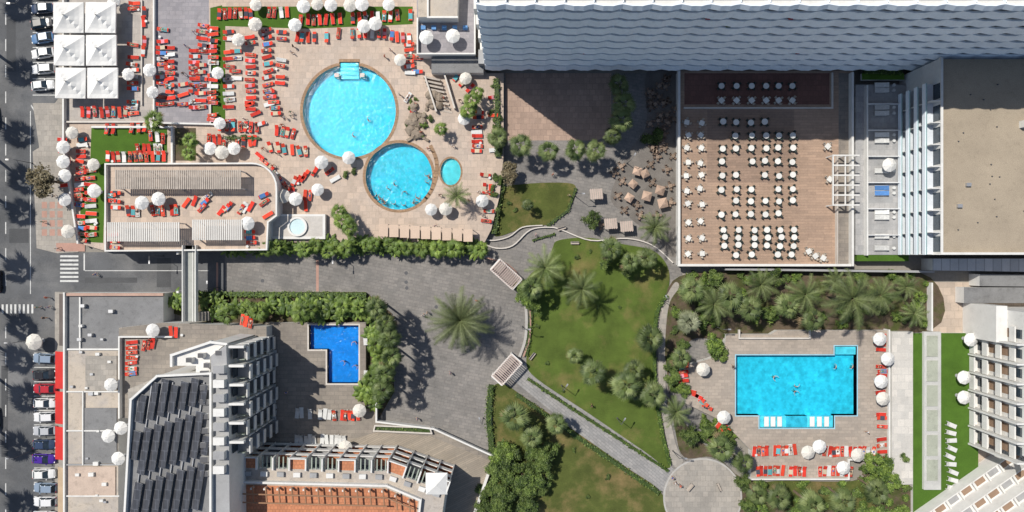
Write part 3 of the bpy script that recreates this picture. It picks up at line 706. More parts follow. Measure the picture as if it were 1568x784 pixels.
for x,y in [(243,504),(180,586),(195,651),(191,697),(176,663)]: put('parasol',pm,x,y,P4,U(0,1),1.05)
for x,y in [(1475,518),(1465,575),(1465,605)]: put('parasol',pm,x,y,.9,U(0,1),1.08)
put('parasol',pm,1352,255,2.4,.2,1.1); put('parasol',pm2,66,521,.1,.2,1.3)
for x,y in [(972,264),(966,284),(1008,292),(988,300),(1012,310),(962,303),(985,268)]: put('parasol',pmb,x+U(-2,2),y+U(-2,2),0,U(0,1.5),U(.75,.95))
for x,y in [(950,255),(945,300),(955,322),(980,330),(918,345),(1020,260),(1025,285),(940,265),(998,280),(975,315),(1005,330),(952,278),(1026,310),(995,252)]: put('cafe_table',tb,x,y,.02,U(0,1.5),1.0)
for x,y in ((934,343),(958,347),(912,298)):
    b=MB(); p=W(x,y,1); b.obox(p[0],p[1],2.1,2.2,2.4,1.9,.1,slat); 
    for u in (-1,1):
        for v in (-.8,.8): b.box(p[0]+u-.06,p[1]+v-.06,0,p[0]+u+.06,p[1]+v+.06,2.1,slat)
    for i in range(6): b.obox(p[0]-1+i*.4,p[1],2.203,2.26,.12,2.0,.1,M('gate_slat',(.52,.40,.35)))
    b.obj('garden_arbour')
for i in range(34): put('cafe_table',tb,U(992,1034),U(120,245),.02,U(0,1.5),.9)
def canopy(w,d):
    b=MB(); n=8; h0,h1=2.9,4.3
    g=[]
    for j in range(n+1):
        for i in range(n+1):
            u=i/n*2-1;v=j/n*2-1; e=max(abs(u),abs(v)); t=(1-e)
            z=h0+(h1-h0)*(t**1.25)-.22*math.sin(math.pi*e)*(1-min(abs(u),abs(v))/max(e,.01))
            g.append((u*w/2,v*d/2,z))
    b.add(g,[(j*(n+1)+i,j*(n+1)+i+1,(j+1)*(n+1)+i+1,(j+1)*(n+1)+i) for j in range(n) for i in range(n)],whitec)
    for s_ in (-1,1):
        b.box(-w/2,s_*d/2-.01,h0-.3,w/2,s_*d/2+.01,h0,whitec); b.box(s_*w/2-.01,-d/2,h0-.3,s_*w/2+.01,d/2,h0,whitec)
        b.obox(0,0,h0-.1,h0-.02,w*1.38,.06,s_*math.pi/4,metal)
    b.cyl(0,0,0,h1+.2,.07,.05,10,metal); b.box(-.6,-.6,0,.6,.6,.12,grey); b.cyl(0,0,h1,h1+.3,.12,.04,8,grey); return b.mesh('square_canopy')
cm=canopy(5.75,5.75)
for x,y in [(120,35),(168,35),(121,84),(169,84),(123,133),(171,133)]: put('square_canopy',cm,x,y,DZ,U(-.02,.02),(.97,.98,1))
# ---------------------------------------------------------------- loungers
reds=[M('cushion_orange_red',(.66,.060,.028),.8,.1,1,5,.08,orand=.25),M('cushion_red',(.58,.038,.022),.8,.1,1,5,.08,orand=.25)]
tow=[M('towel_'+n,c,.9,.12,2,8,.1,orand=.2) for n,c in (('white',(.6,.6,.58)),('blue',(.08,.2,.45)),('teal',(.1,.35,.38)),('pink',(.6,.25,.3)),('dark',(.06,.06,.08)),('sand',(.5,.42,.3)))]
fr_w=M('lounger_frame',(.6,.6,.58),.5,.05)
def lounger(cush,back=0,towel=None):
    b=MB(); w=.68
    for s_ in (-1,1):
        b.box(-1,s_*w/2-.025,.26,1,s_*w/2+.025,.31,fr_w)
        for x in (-.85,.75): b.box(x-.03,s_*w/2-.03,0,x+.03,s_*w/2+.03,.26,fr_w)
    for i in range(9): x=-.95+i*.15; b.box(x-.04,-w/2+.026,.275,x+.04,w/2-.026,.295,fr_w)
    c=cush or fr_w; bk=math.sin(back)*.7; bx=math.cos(back)*.7
    th=.08 if cush else .02
    b.box(-.98,-w/2+.02,.312,.3,w/2-.02,.312+th,c)
    b.hexa([(.305,-w/2+.02,.31),(.3+bx,-w/2+.02,.31+bk),(.3+bx,w/2-.02,.31+bk),(.305,w/2-.02,.31),
            (.305,-w/2+.02,.31+th),(.3+bx,-w/2+.02,.31+th+bk),(.3+bx,w/2-.02,.31+th+bk),(.305,w/2-.02,.31+th)],c)
    if towel:
        x0,x1=U(-.8,-.3),.28; b.box(x0,-w/2-.02,.315+th,x1,w/2+.01,.335+th,towel)
    return b.mesh('sun_lounger')
LO=[lounger(reds[i%2],[0,.4,.7,.2][i%4]) for i in range(6)]+[lounger(reds[i%2],.4,tow[i%6]) for i in range(6)]
LWm=[lounger(None,.45),lounger(None,0),lounger(tow[0],.3)]; LBl=lounger(tow[1],.2)
# ---------------------------------------------------------------- people
def person(pose,skin,suit,hair,seed=0,female=False):
    rnd=random.Random(seed); V=[];E=[];Rr=[]
    def a(p,r,par=None):
        V.append(Vector(p));Rr.append(r)
        if par is not None:E.append((par,len(V)-1))
        return len(V)-1
    sw_=.17 if female else .20
    pel=a((0,0,.95),.13); waist=a((0,0,1.10),.115,pel); chest=a((0,0,1.30),.14 if not female else .125,waist); neck=a((0,.0,1.47),.055,chest)
    hd=a((0,.015,1.58),.085,neck); ht=a((0,.0,1.68),.088,hd); a((0,.105,1.60),.014,hd)
    for s in (-1,1):
        sh_=a((s*sw_,0,1.40),.058,chest)
        if pose=='swim': el=(s*.42,.18,1.50);ha=(s*.45,.42,1.62)
        elif pose=='lie': el=(s*.33,.02,1.15);ha=(s*.30,.10,.93)
        elif pose=='lieup': el=(s*.42,.0,1.52);ha=(s*.2,.0,1.70)
        else: el=(s*.26,-.03+.1*s,1.14);ha=(s*.27,.10+.16*s,.92)
        e=a(el,.042,sh_); h=a(ha,.026,e)
        d=(Vector(ha)-Vector(el)).normalized(); pm_=a(Vector(ha)+d*.07,.032,h)
        for k in range(4):
            o=Vector(((k-1.5)*.021*1.0,0,0)); l=(.06,.075,.07,.05)[k]
            f1=a(Vector(ha)+d*.12+o,.010,pm_); a(Vector(ha)+d*(.12+l)+o*1.2+Vector((0,.015,0)),.007,f1)
        a(Vector(ha)+d*.07+Vector((-s*.05,.02,0)),.010,h)
        hip=a((s*.095,0,.88),.095,pel)
        if pose=='walk': kn=(s*.10,.16*s+.04,.50);an=(s*.10,.20*s-.08,.09)
        elif pose=='swim': kn=(s*.16,.05,.52);an=(s*.20,-.1,.15)
        else: kn=(s*.12,.05 if rnd.random()<.6 else .2,.50);an=(s*.13,0,.08)
        k_=a(kn,.06,hip); an_=a(an,.038,k_); to=Vector(an)+Vector((0,.16,-.05)); a(to,.03,an_)
    me=bpy.data.meshes.new('t'); me.from_pydata([tuple(v) for v in V],E,[])
    o=bpy.data.objects.new('t',me); COL.objects.link(o)
    md=o.modifiers.new('s','SKIN'); 
    for i,r in enumerate(Rr): me.skin_vertices[0].data[i].radius=(r,r*(.8 if i<4 else 1)); me.skin_vertices[0].data[i].use_root=(i==0)
    s2=o.modifiers.new('u','SUBSURF'); s2.levels=1; s2.render_levels=1
    dg=bpy.context.evaluated_depsgraph_get(); dg.update()
    r=bpy.data.meshes.new_from_object(o.evaluated_get(dg)); bpy.data.objects.remove(o)
    r.materials.clear()
    for m in (skin,suit,hair): r.materials.append(m)
    for p in r.polygons:
        c=p.center; k=0
        if c.z>1.53 and (c.y<.03 or c.z>1.67) and abs(c.x)<.13: k=2
        elif .74<c.z<1.03 and abs(c.x)<.21: k=1
        elif female and 1.24<c.z<1.36 and abs(c.x)<.17: k=1
        elif pose=='walk' and abs(c.x)<.24 and 1.0<c.z<1.42: k=1
        p.material_index=k; p.use_smooth=True
    r.name='person_'+pose
    return r
skins=[M('skin_tan',(.38,.21,.13),.6,.05,orand=.15),M('skin_light',(.52,.33,.24),.6,.05,orand=.12)]
hairs=[M('hair_dark',(.03,.02,.015),.6),M('hair_brown',(.12,.07,.035),.6),M('hair_blond',(.4,.3,.15),.6)]
suits=[M('swimwear_'+n,c,.8) for n,c in (('black',(.03,.03,.035)),('blue',(.05,.12,.4)),('white',(.7,.7,.7)),('green',(.05,.25,.15)),('coral',(.6,.15,.1)))]
PL=[person('lie' if i%2 else 'lieup',skins[i%2],suits[i%5],hairs[i%3],i,i%3==0) for i in range(6)]
PW_=[person('walk',skins[i%2],suits[i%5],hairs[i%3],i,i%2==0) for i in range(5)]
PS=[person('swim',skins[i%2],suits[i%5],hairs[i%3],i+9,i%2==0) for i in range(4)]
def lie_on(x,y,z,rot):
    me=random.choice(PL); m=Matrix.Translation((x,y,z+.50))@Matrix.Rotation(rot,4,'Z')@Matrix.Rotation(math.pi/2,4,'Y')@Matrix.Rotation(math.pi/2,4,'Z')@Matrix.Translation((0,0,-.92))
    if R()<.35: m=Matrix.Translation((x,y,z+.52))@Matrix.Rotation(rot,4,'Z')@Matrix.Rotation(math.pi/2,4,'Y')@Matrix.Rotation(-math.pi/2,4,'Z')@Matrix.Translation((0,0,-.92))
    o=place('sunbather',me); o.matrix_world=m
def row(x0,y0,x1,y1,n,ang,z,kind='o',occ=.38,keep=.88,jit=2.4):
    for i in range(n):
        if R()>keep: continue
        t=i/max(1,n-1); x=x0+(x1-x0)*t+U(-jit,jit)*.5; y=y0+(y1-y0)*t+U(-jit,jit)*.4
        a=math.radians(ang+U(-8,8))
        ms=LWm if kind=='w' else LO
        if kind=='o' and R()<.07: ms=LWm
        me=random.choice(ms)
        if kind=='w' : me=LWm[0] if R()<.8 else LWm[1]
        p=W(x,y,z); place('sun_lounger',me,(p[0],p[1],z),a,1.04)
        if R()<occ and kind=='o': lie_on(p[0],p[1],z-.02,a)
        if kind=='o' and R()<.12:
            q=W(x+U(-9,9),y+U(-9,9),z); place('side_table',ts_small,(q[0],q[1],z),0,1)
b=MB(); b.cyl(0,0,.38,.42,.25,.25,12,fr_w); b.cyl(0,0,0,.38,.03,.03,6,fr_w); b.cyl(0,0,0,.03,.16,.14,10,fr_w); ts_small=b.mesh('side_table')
D=DZ+.02
rows=[(207,6,207,24,3,180,D),(205,70,205,175,12,180,D),(222,20,222,80,5,90,D),
(250,46,250,100,7,180,D),(262,75,262,160,10,0,D),(250,118,250,160,5,180,D),(300,70,300,165,12,180,D),(282,130,282,160,3,10,D),
(327,45,327,185,17,0,D),(312,40,312,80,5,180,D),(309,100,309,165,7,180,D),(352,50,352,185,14,180,D),
(385,48,385,168,14,0,D),(362,80,362,120,5,180,D),(410,48,412,160,12,10,D),(431,92,431,128,5,-10,D),(433,50,433,60,2,0,D),
(338,22,386,22,7,90,D),(412,20,440,20,4,90,D),(462,32,628,24,18,90,D),(455,58,500,58,6,-90,D),(520,52,590,52,8,-90,D),(600,56,628,60,4,-90,D),(628,60,628,112,7,0,D),(640,90,640,110,3,0,D),
(128,172,195,172,8,90,D),(165,198,232,194,8,-90,D),(158,240,252,240,12,90,D),(212,228,248,228,5,90,D),(232,208,252,212,3,90,D),
(128,214,124,300,11,0,D),(124,305,128,368,8,0,D),(140,262,142,360,10,180,D),(98,215,104,300,6,0,D),
(340,194,395,196,7,-90,D),(345,222,392,216,6,90,D),(320,214,338,214,3,90,D),(400,240,440,285,7,-40,D),(452,278,482,262,6,60,D),(448,296,476,300,4,80,D),(468,315,486,315,3,90,D),(506,262,514,274,3,30,D),(425,200,450,205,4,80,D),(415,225,470,232,6,100,D),(385,160,400,190,3,20,D),(415,140,425,175,5,0,D),
(732,172,730,232,9,180,D),(742,240,750,350,5,180,D),(735,288,750,290,3,90,D),(700,118,720,135,3,45,D),(756,150,756,230,4,0,D),(745,330,745,345,3,0,D),(626,150,632,165,2,60,D),
(1347,514,1347,534,4,180,D),(1348,560,1348,575,3,180,D),(1347,588,1347,600,2,180,D),(1346,620,1348,652,6,180,D),(1155,690,1222,688,12,90,D),(1262,690,1335,690,12,90,D),(1152,720,1300,720,24,90,D),(1348,672,1348,700,4,180,D),
(1045,556,1045,582,5,10,D),(1072,608,1086,630,4,-30,D),(1098,652,1112,660,3,50,D),(1056,598,1066,606,2,-20,D),
(512,635,548,635,7,90,D)]
for r in rows: row(*r)
row(455,632,505,633,8,90,D2,'w');row(455,673,528,673,12,90,D2,'w');row(415,540,415,648,14,180,D2,'w'); row(560,520,560,575,2,90,D2,'w')
row(172,300,172,308,2,0,PZ);row(198,322,212,324,3,90,PZ);row(236,322,272,322,6,90,PZ);row(285,310,300,308,3,60,PZ);row(340,322,352,316,3,50,PZ);row(370,320,384,316,3,60,PZ);row(180,296,180,330,4,0,PZ);row(405,300,410,330,4,30,PZ);row(178,360,178,378,3,0,PZ); row(385,355,386,372,3,0,PZ);row(310,318,318,300,3,40,PZ)
row(203,524,203,572,7,180,P4);row(222,528,236,526,3,80,P4);row(320,550,320,562,3,180,P4);row(262,508,270,508,2,90,P4);row(372,490,384,494,3,80,P4)
for y in (131,139,165,174,207,216,262,288,296,325,333,362,380):
    p=W(1348,y,2.42); place('sun_lounger',LBl if y in (288,296) else LWm[2],(p[0],p[1],2.42),0,1.3)
    p=W(1367,y,2.42); place('side_table',ts_small,(p[0],p[1],2.42),0,1.2)
for i in range(10): p=W(1455+U(-3,3),650+i*12,.92); place('sun_lounger',LWm[0],(p[0],p[1],.92),U(2.6,3.2),1.1)
for i in range(46):
    x,y=random.choice([(U(430,460),U(60,200)),(U(440,700),U(60,90)),(U(610,720),U(110,230)),(U(400,560),U(250,350)),(U(650,740),U(250,350)),(U(345,440),U(170,260)),(U(245,315),U(20,170))])
    if math.hypot(x-535,y-170)<80 or math.hypot(x-611,y-270)<60 or math.hypot(x-690,y-263)<25: continue
    put('walking_person',random.choice(PW_),x,y,D,U(0,6.3))
for x,y,z in [(648,482,.02),(655,478,.02),(1033,738,.17),(1040,742,.17),(1028,730,.17),(905,620,.15),(846,268,.02),(872,300,.02),(62,470,.02),(76,455,.13),(78,470,.13),(72,486,.13),(90,610,.13),(92,380,.13),(730,460,.02),(690,570,.02),(1120,560,D3),(1325,660,D3),(1100,690,.2),(640,640,.02),(230,520,P4),(440,600,D2),(820,360,.02),(150,420,.02),(600,530,.02),(85,300,.13),(70,340,.13)]:
    put('walking_person',random.choice(PW_),x,y,z,U(0,6.3))
sw_pos=[(1181,575),(1215,590),(1213,597),(1300,560),(1275,560),(548,558),(530,552),(544,522)]
for i in range(20):
    a=U(-.2,2.6); rr=U(43,49) if i<17 else U(10,40); sw_pos.append((611+rr*math.cos(a),270+rr*math.sin(a)))
for i in range(2): a=U(0,6.3); sw_pos.append((535+U(30,62)*math.cos(a),170+U(30,60)*math.sin(a)))
for x,y in sw_pos: put('swimmer',random.choice(PS),x,y,.0,U(0,6.3))
# ---------------------------------------------------------------- cars
def car(col,name,var=0):
    pm_=M('car_paint_'+name,col,.25,.0,fvar=0,spec=.6); tr0=M('tyre_rubber',(.02,.02,.02),.9); lt_=M('lamp_lens',(.7,.7,.7),.2); rl=M('tail_lamp',(.4,.02,.02),.3)
    b=MB()
    L=[(-2.15,.70,.52),(-2.08,.82,.80),(-1.75,.88,.92),(-1.0,.90,.94),(0,.90,.94),(.8,.90,.93),(1.35,.88,.88),(1.85,.82,.78),(2.1,.66,.58)]
    v=[]
    for x,w,t in L: v+=[(x,-w,.26),(x,-w*1.01,.58),(x,-w*.96,t-.09),(x,-w*.80,t),(x,0,t+.035),(x,w*.80,t),(x,w*.96,t-.09),(x,w*1.01,.58),(x,w,.26)]
    f=[]
    for i in range(len(L)-1):
        for k in range(8): f.append((i*9+k,(i+1)*9+k,(i+1)*9+k+1,i*9+k+1))
        f.append((i*9+8,(i+1)*9+8,(i+1)*9,i*9))
    f.append(tuple(range(9))); f.append(tuple(range((len(L)-1)*9,len(L)*9))[::-1]); b.add(v,f,pm_)
    xr0=-2.0 if var==1 else -1.85; xr1=-1.65 if var==1 else -1.25; xf0=.95;xf1=.2;zr=1.46+.08*var
    c=[(xr0,.80,.93),(xr1,.64,zr-.04),(xf1,.64,zr),(xf0,.78,.93)]
    ring=[]
    for x,w,z in c: ring+=[(x,-w,z),(x,w,z)]
    b.add(ring,[(0,1,3,2),(4,5,7,6),(0,2,4,6),(1,7,5,3)],glassd)
    b.hexa([(xr1-.05,-.64,zr-.05),(xf1+.05,-.64,zr-.02),(xf1+.05,.64,zr-.02),(xr1-.05,.64,zr-.05),(xr1,-.58,zr+.02),(xf1,-.58,zr+.05),(xf1,.58,zr+.05),(xr1,.58,zr+.02)],pm_)
    for s in (-1,1):
        for (xa,wa,za),(xb,wb,zb) in ((c[0],c[1]),(c[3],c[2]),((-.55,.80,.93),(-.55,.645,zr))):
            b.hexa([(xa-.05,s*wa*1.0,za),(xa+.05,s*wa*1.0,za),(xa+.05,s*wa*.93,za+.02),(xa-.05,s*wa*.93,za+.02),(xb-.05,s*(wb+.02),zb),(xb+.05,s*(wb+.02),zb),(xb+.05,s*wb*.9,zb+.03),(xb-.05,s*wb*.9,zb+.03)],pm_)
        b.box(.55,s*.9,.92,.75,s*1.06,1.05,pm_)
        b.box(1.88,s*.45,.60,2.06,s*.74,.72,lt_); b.box(-2.14,s*.5,.62,-2.03,s*.8,.78,rl)
        for x in (-1.35,1.3):
            n=14; vv=[];ff=[]
            for i in range(n):
                a=2*math.pi*i/n; vv+=[(x+.32*math.cos(a),s*.70,.32+.32*math.sin(a)),(x+.32*math.cos(a),s*.915,.32+.32*math.sin(a))]
            for i in range(n): j=(i+1)%n; ff.append((2*i,2*j,2*j+1,2*i+1))
            ff.append(tuple(2*i+1 for i in range(n))); b.add(vv,ff,tr0)
    return b.mesh('parked_car',False)
CM={k:car(c,k,v) for k,c,v in (('white',(.68,.68,.67),0),('whitevan',(.66,.66,.66),1),('silver',(.42,.43,.45),0),('navy',(.03,.05,.10),0),('blue',(.10,.20,.36),0),('black',(.02,.02,.025),0),('red',(.42,.02,.03),0),('purple',(.06,.02,.25),0),('steel',(.22,.28,.36),1))}
for y,k in ((-30,'silver'),(-8,'white'),(15,'navy'),(38,'black'),(60,'blue'),(83,'white'),(107,'whitevan'),(132,'white'),(548,'steel'),(573,'black'),(594,'red'),(616,'white'),(637,'whitevan'),(658,'silver'),(679,'navy'),(701,'purple'),(724,'white'),(745,'steel'),(766,'whitevan'),(788,'white'),(811,'red')):
    p=W(69 if y<300 else 72,y,.02); place('parked_car',CM[k],(p[0]+U(-.15,.15),p[1],.02),math.radians((0 if R()<.6 else 180)+U(-3,3)+(7 if 0<y<150 else 0)),1.02)
for x,y,k in ((-6,640,'silver'),(-8,180,'navy'),(-2,430,'black')): p=W(x,y,0); place('parked_car',CM[k],(p[0],p[1],.02),math.radians(90),1.0)
b=MB(); b.cyl(0,0,0,6,.09,.05,8,dgrey); b.box(-.05,-.05,5.9,1.3,.05,6.0,dgrey); b.box(1.0,-.14,5.86,1.7,.14,5.98,metal); b.cyl(0,0,0,.3,.2,.16,10,dgrey); lm=b.mesh('street_lamp')
for x,y,r in ((52,20,3.14),(50,250,3.14),(48,520,3.14),(50,690,3.14),(335,440,1.57),(520,392,-1.57),(250,392,-1.57),(880,300,0),(960,250,1),(1015,460,2),(860,590,1),(945,640,1),(740,640,2),(800,500,0),(1030,690,0),(1095,500,0)): put('street_lamp',lm,x,y,.01,r,.85)
b=MB(); b.box(-.8,-.25,.42,.8,.25,.47,slat); b.box(-.8,.22,.5,.8,.27,.9,slat); b.box(-.7,-.2,0,-.6,.2,.42,dgrey); b.box(.6,-.2,0,.7,.2,.42,dgrey); bm_=b.mesh('park_bench')
for x,y,r in ((880,372,0),(1016,610,1.5),(1100,745,2),(1055,745,4),(860,350,.3),(815,545,.9)): put('park_bench',bm_,x,y,.17,r)
# ---------------------------------------------------------------- vegetation
def trunk(b,h,r0,r1,lean=(0,0),n=8,k=6,m=bark):
    v=[];f=[]
    for j in range(k+1):
        t=j/k; r=r0+(r1-r0)*t+(.05*r0 if j%2 else 0)
        for i in range(n): a=2*math.pi*i/n; v.append((lean[0]*t*t+r*math.cos(a),lean[1]*t*t+r*math.sin(a),h*t))
    for j in range(k):
        for i in range(n): f.append((j*n+i,j*n+(i+1)%n,(j+1)*n+(i+1)%n,(j+1)*n+i))
    b.add(v,f,m)
def feather(Rr,Hh,N=46,seed=0,ms=pf,thick=.28,nl=15,lw=.30,ll_=.24):
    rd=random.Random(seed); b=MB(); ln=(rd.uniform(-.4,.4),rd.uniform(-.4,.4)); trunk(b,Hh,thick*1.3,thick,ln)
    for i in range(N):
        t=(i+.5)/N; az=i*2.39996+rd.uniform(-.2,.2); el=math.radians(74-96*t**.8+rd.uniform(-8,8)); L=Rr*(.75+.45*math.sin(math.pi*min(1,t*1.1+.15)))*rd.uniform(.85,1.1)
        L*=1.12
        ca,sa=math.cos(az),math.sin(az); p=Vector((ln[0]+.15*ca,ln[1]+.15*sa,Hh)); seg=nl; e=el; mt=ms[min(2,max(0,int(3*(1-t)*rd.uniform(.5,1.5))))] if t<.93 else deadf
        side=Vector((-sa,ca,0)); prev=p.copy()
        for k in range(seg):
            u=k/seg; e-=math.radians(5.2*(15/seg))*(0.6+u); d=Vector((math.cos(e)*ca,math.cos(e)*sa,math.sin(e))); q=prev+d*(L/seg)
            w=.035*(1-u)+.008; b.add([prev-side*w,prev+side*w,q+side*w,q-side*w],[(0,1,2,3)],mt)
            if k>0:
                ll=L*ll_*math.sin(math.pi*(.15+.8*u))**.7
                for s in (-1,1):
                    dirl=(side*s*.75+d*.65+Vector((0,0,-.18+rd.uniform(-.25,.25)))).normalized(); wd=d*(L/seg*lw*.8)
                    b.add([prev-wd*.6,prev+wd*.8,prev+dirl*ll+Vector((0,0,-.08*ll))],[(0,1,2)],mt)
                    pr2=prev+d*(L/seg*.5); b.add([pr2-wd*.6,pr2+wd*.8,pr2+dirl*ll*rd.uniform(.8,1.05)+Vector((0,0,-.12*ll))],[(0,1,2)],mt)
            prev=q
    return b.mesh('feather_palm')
def fan(Rr,Hh,N=26,seed=0,ms=pf,thick=.17,spread=95):
    rd=random.Random(seed); b=MB(); ln=(rd.uniform(-.4,.4),rd.uniform(-.4,.4)); trunk(b,Hh,thick*1.5,thick,ln)
    for i in range(N):
        t=(i+.5)/N; az=i*2.39996+rd.uniform(-.4,.4); el=math.radians(58-88*t**.8+rd.uniform(-12,12))
        ca,sa=math.cos(az),math.sin(az); side=Vector((-sa,ca,0)); d=Vector((math.cos(el)*ca,math.cos(el)*sa,math.sin(el)))
        p0=Vector((ln[0],ln[1],Hh)); pl=Rr*.45*rd.uniform(.75,1.2)*(.6+.5*t); p1=p0+d*pl+Vector((0,0,-.06*pl))
        mt=rd.choice((ms[0],ms[1],ms[1],ms[2])) if t<.88 else rd.choice((ms[0],deadf))
        b.add([p0-side*.03,p0+side*.03,p1+side*.02,p1-side*.02],[(0,1,2,3)],mt)
        dn=(d+Vector((0,0,-.35))).normalized()
        up=dn.cross(side).normalized(); nf=9; fl=Rr*.70*rd.uniform(.8,1.15)
        for k in range(nf):
            a=(k/(nf-1)-.5)*math.radians(spread)
            dd=(dn*math.cos(a)+side*math.sin(a)); l=fl*(.45+.55*math.cos(a*1.3))*rd.uniform(.88,1.1); w=l*.075
            wv=(side*math.cos(a)-dn*math.sin(a))*w
            m1=p1+dd*l*.5+up*rd.uniform(-.05,.05)*l; tip=p1+dd*l+Vector((0,0,-.22*l))
            b.add([p1,m1-wv,tip,m1+wv],[(0,1,2,3)],mt)
    return b.mesh('fan_palm')
def banana(Rr,Hh,N=14,seed=0):
    rd=random.Random(seed); b=MB(); 
    for c in range(3):
        ox,oy=rd.uniform(-.35,.35)*Rr,rd.uniform(-.35,.35)*Rr; h=Hh*rd.uniform(.6,1)
        b.cyl(ox,oy,0,h,.10,.06,6,bf[0],False)
        for i in range(N//2):
            az=i*2.4+rd.uniform(-.3,.3)+c; el=math.radians(rd.uniform(15,70)); ca,sa=math.cos(az),math.sin(az); side=Vector((-sa,ca,0)); prev=Vector((ox,oy,h)); L=Rr*rd.uniform(.75,1.15); e=el; mt=rd.choice(bf); n=6; pw=.03
            for k in range(n):
                u=(k+1)/n; e-=math.radians(16); d=Vector((math.cos(e)*ca,math.cos(e)*sa,math.sin(e))); q=prev+d*L/n; w=.15*L*math.sin(math.pi*min(.97,u*.9+.08))**.8
                dn=Vector((0,0,-.25))
                b.add([prev-side*pw+dn*pw,prev,q,q-side*w+dn*w],[(0,1,2,3)],mt); b.add([prev,prev+side*pw+dn*pw,q+side*w+dn*w,q],[(0,1,2,3)],mt); prev=q;pw=w
    return b.mesh('banana_plant')
def leaves(b,cx,cy,cz,rx,ry,rz,n,sz,rd,ms,shell=.55):
    for i in range(n):
        d=Vector((rd.gauss(0,1),rd.gauss(0,1),rd.gauss(0,1))).normalized()
        if d.z<-.5: d.z*=-1
        k=(shell+(1-shell)*rd.random()**.5)*(1+.5*noise.noise(d*2.4+Vector((cx,cy,cz))))
        p=Vector((cx+d.x*rx*k,cy+d.y*ry*k,cz+d.z*rz*k))
        u=Vector((rd.gauss(0,1),rd.gauss(0,1),rd.gauss(0,.5))).normalized(); v=u.cross(Vector((rd.gauss(0,.5),rd.gauss(0,.5),1))+d*.3).normalized(); s=sz*rd.uniform(.6,1.3)
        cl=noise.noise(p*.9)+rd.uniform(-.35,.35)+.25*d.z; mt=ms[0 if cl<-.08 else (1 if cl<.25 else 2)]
        b.add([p-u*s,p+v*s*.5,p+u*s,p-v*s*.5],[(0,1,2,3)],mt)
def tree(Rr,Hh,seed,ms=lf,n=2600):
    rd=random.Random(seed); b=MB(); trunk(b,Hh*.6,.22,.12)
    nl=10
    for i in range(nl):
        a=rd.uniform(0,6.28); rr=Rr*rd.uniform(.1,.78)**.9; x,y=rr*math.cos(a),rr*math.sin(a); z=Hh*(rd.uniform(.68,.98)-.22*rr/Rr)
        s=Vector((0,0,Hh*.45)); e=Vector((x,y,z)); sd=(e-s).cross(Vector((0,.01,1))).normalized()
        for q in (sd,sd.cross((e-s).normalized())): b.add([s-q*.08,s+q*.08,e+q*.03,e-q*.03],[(0,1,2,3)],bark)
        lr=Rr*rd.uniform(.25,.48)
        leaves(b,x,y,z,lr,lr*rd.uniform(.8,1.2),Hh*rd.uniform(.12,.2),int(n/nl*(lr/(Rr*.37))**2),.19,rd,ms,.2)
    return b.mesh('broadleaf_tree')
def shrub(Rr,seed,ms=lf,n=600,hh=.8):
    rd=random.Random(seed); b=MB(); 
    for i in range(6): 
        a=rd.uniform(0,6.28); rr=rd.uniform(.1,.7)*Rr; b.add([(0,0,0),(.05,0,0),(rr*math.cos(a),rr*math.sin(a),hh*.7)],[(0,1,2)],bark)
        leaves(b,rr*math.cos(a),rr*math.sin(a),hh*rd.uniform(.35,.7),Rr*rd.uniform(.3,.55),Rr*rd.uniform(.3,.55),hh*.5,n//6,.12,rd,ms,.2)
    return b.mesh('shrub')
FE=[feather(3.2,7.5,34,s) for s in range(3)]; FN=[fan(2.4,7.5,28,s) for s in range(5)]; FG=[fan(2.2,5.5,30,9,gf)]; SM=[fan(1.6,4.0,20,s,bf) for s in range(3)]
BA=[banana(1.9,2.6,14,s) for s in range(4)]; TR=[tree(3,5.5,s) for s in range(5)]; TB=[tree(3,5,7,bf),tree(2.8,4.5,8,bf),tree(2.8,4.5,18,bf)]; SH=[shrub(1,s) for s in range(4)]; SHB=[shrub(1,s+5,bf) for s in range(3)]
DRY=[tree(2.6,5,12,[leafm('dry_dark',(.09,.075,.04)),leafm('dry_mid',(.15,.12,.065)),leafm('dry_light',(.2,.17,.10))],2200)]
def veg(name,lst,px,py,rpx,R0,H0,z=0):
    s=rpx*S/R0; hh=H0*s+z; s*=(H-hh)/H; hh=H0*s+z
    p=W(px,py,hh*.95); place(name,random.choice(lst),(p[0],p[1],z),U(0,6.3),s*U(.95,1.05))
big=feather(4.9,7,100,77,df,.5,26,.26,.17)
p=W(702,490,7.6); place('date_palm',big,(p[0],p[1],0),0,1)
b=MB(); b.prism([(p[0]+2*math.cos(i*.35),p[1]+2*math.sin(i*.35)) for i in range(18)],0,.25,soil,kerb); b.obj('tree_planter')
def fe(x,y,r,z=0): veg('feather_palm',FE,x,y,r,3.2,7.5,z)
def fn(x,y,r,z=0): veg('fan_palm',FN,x,y,r,2.35,7.5,z)
def sm(x,y,r,z=0): veg('fan_palm',SM,x,y,r,1.55,4.0,z)
def ba(x,y,r,z=0): veg('banana_plant',BA,x,y,r,1.9,2.9,z)
def tr(x,y,r,z=0,l=TR): veg('broadleaf_tree',l,x,y,r,3,5.5,z)
def shr(x,y,r,z=0,l=SH): veg('shrub',l,x,y,r,1.1,.8,z)
for x,y,r in [(838,408,26),(893,440,26),(1090,465,27),(1305,455,37),(1345,448,26),(1403,480,20),(1385,438,18),(1275,432,18),(1165,440,24),(1235,450,26),(1035,628,22),(1000,347,22)]: fe(x,y,r)
fe(702,300,18,DZ)
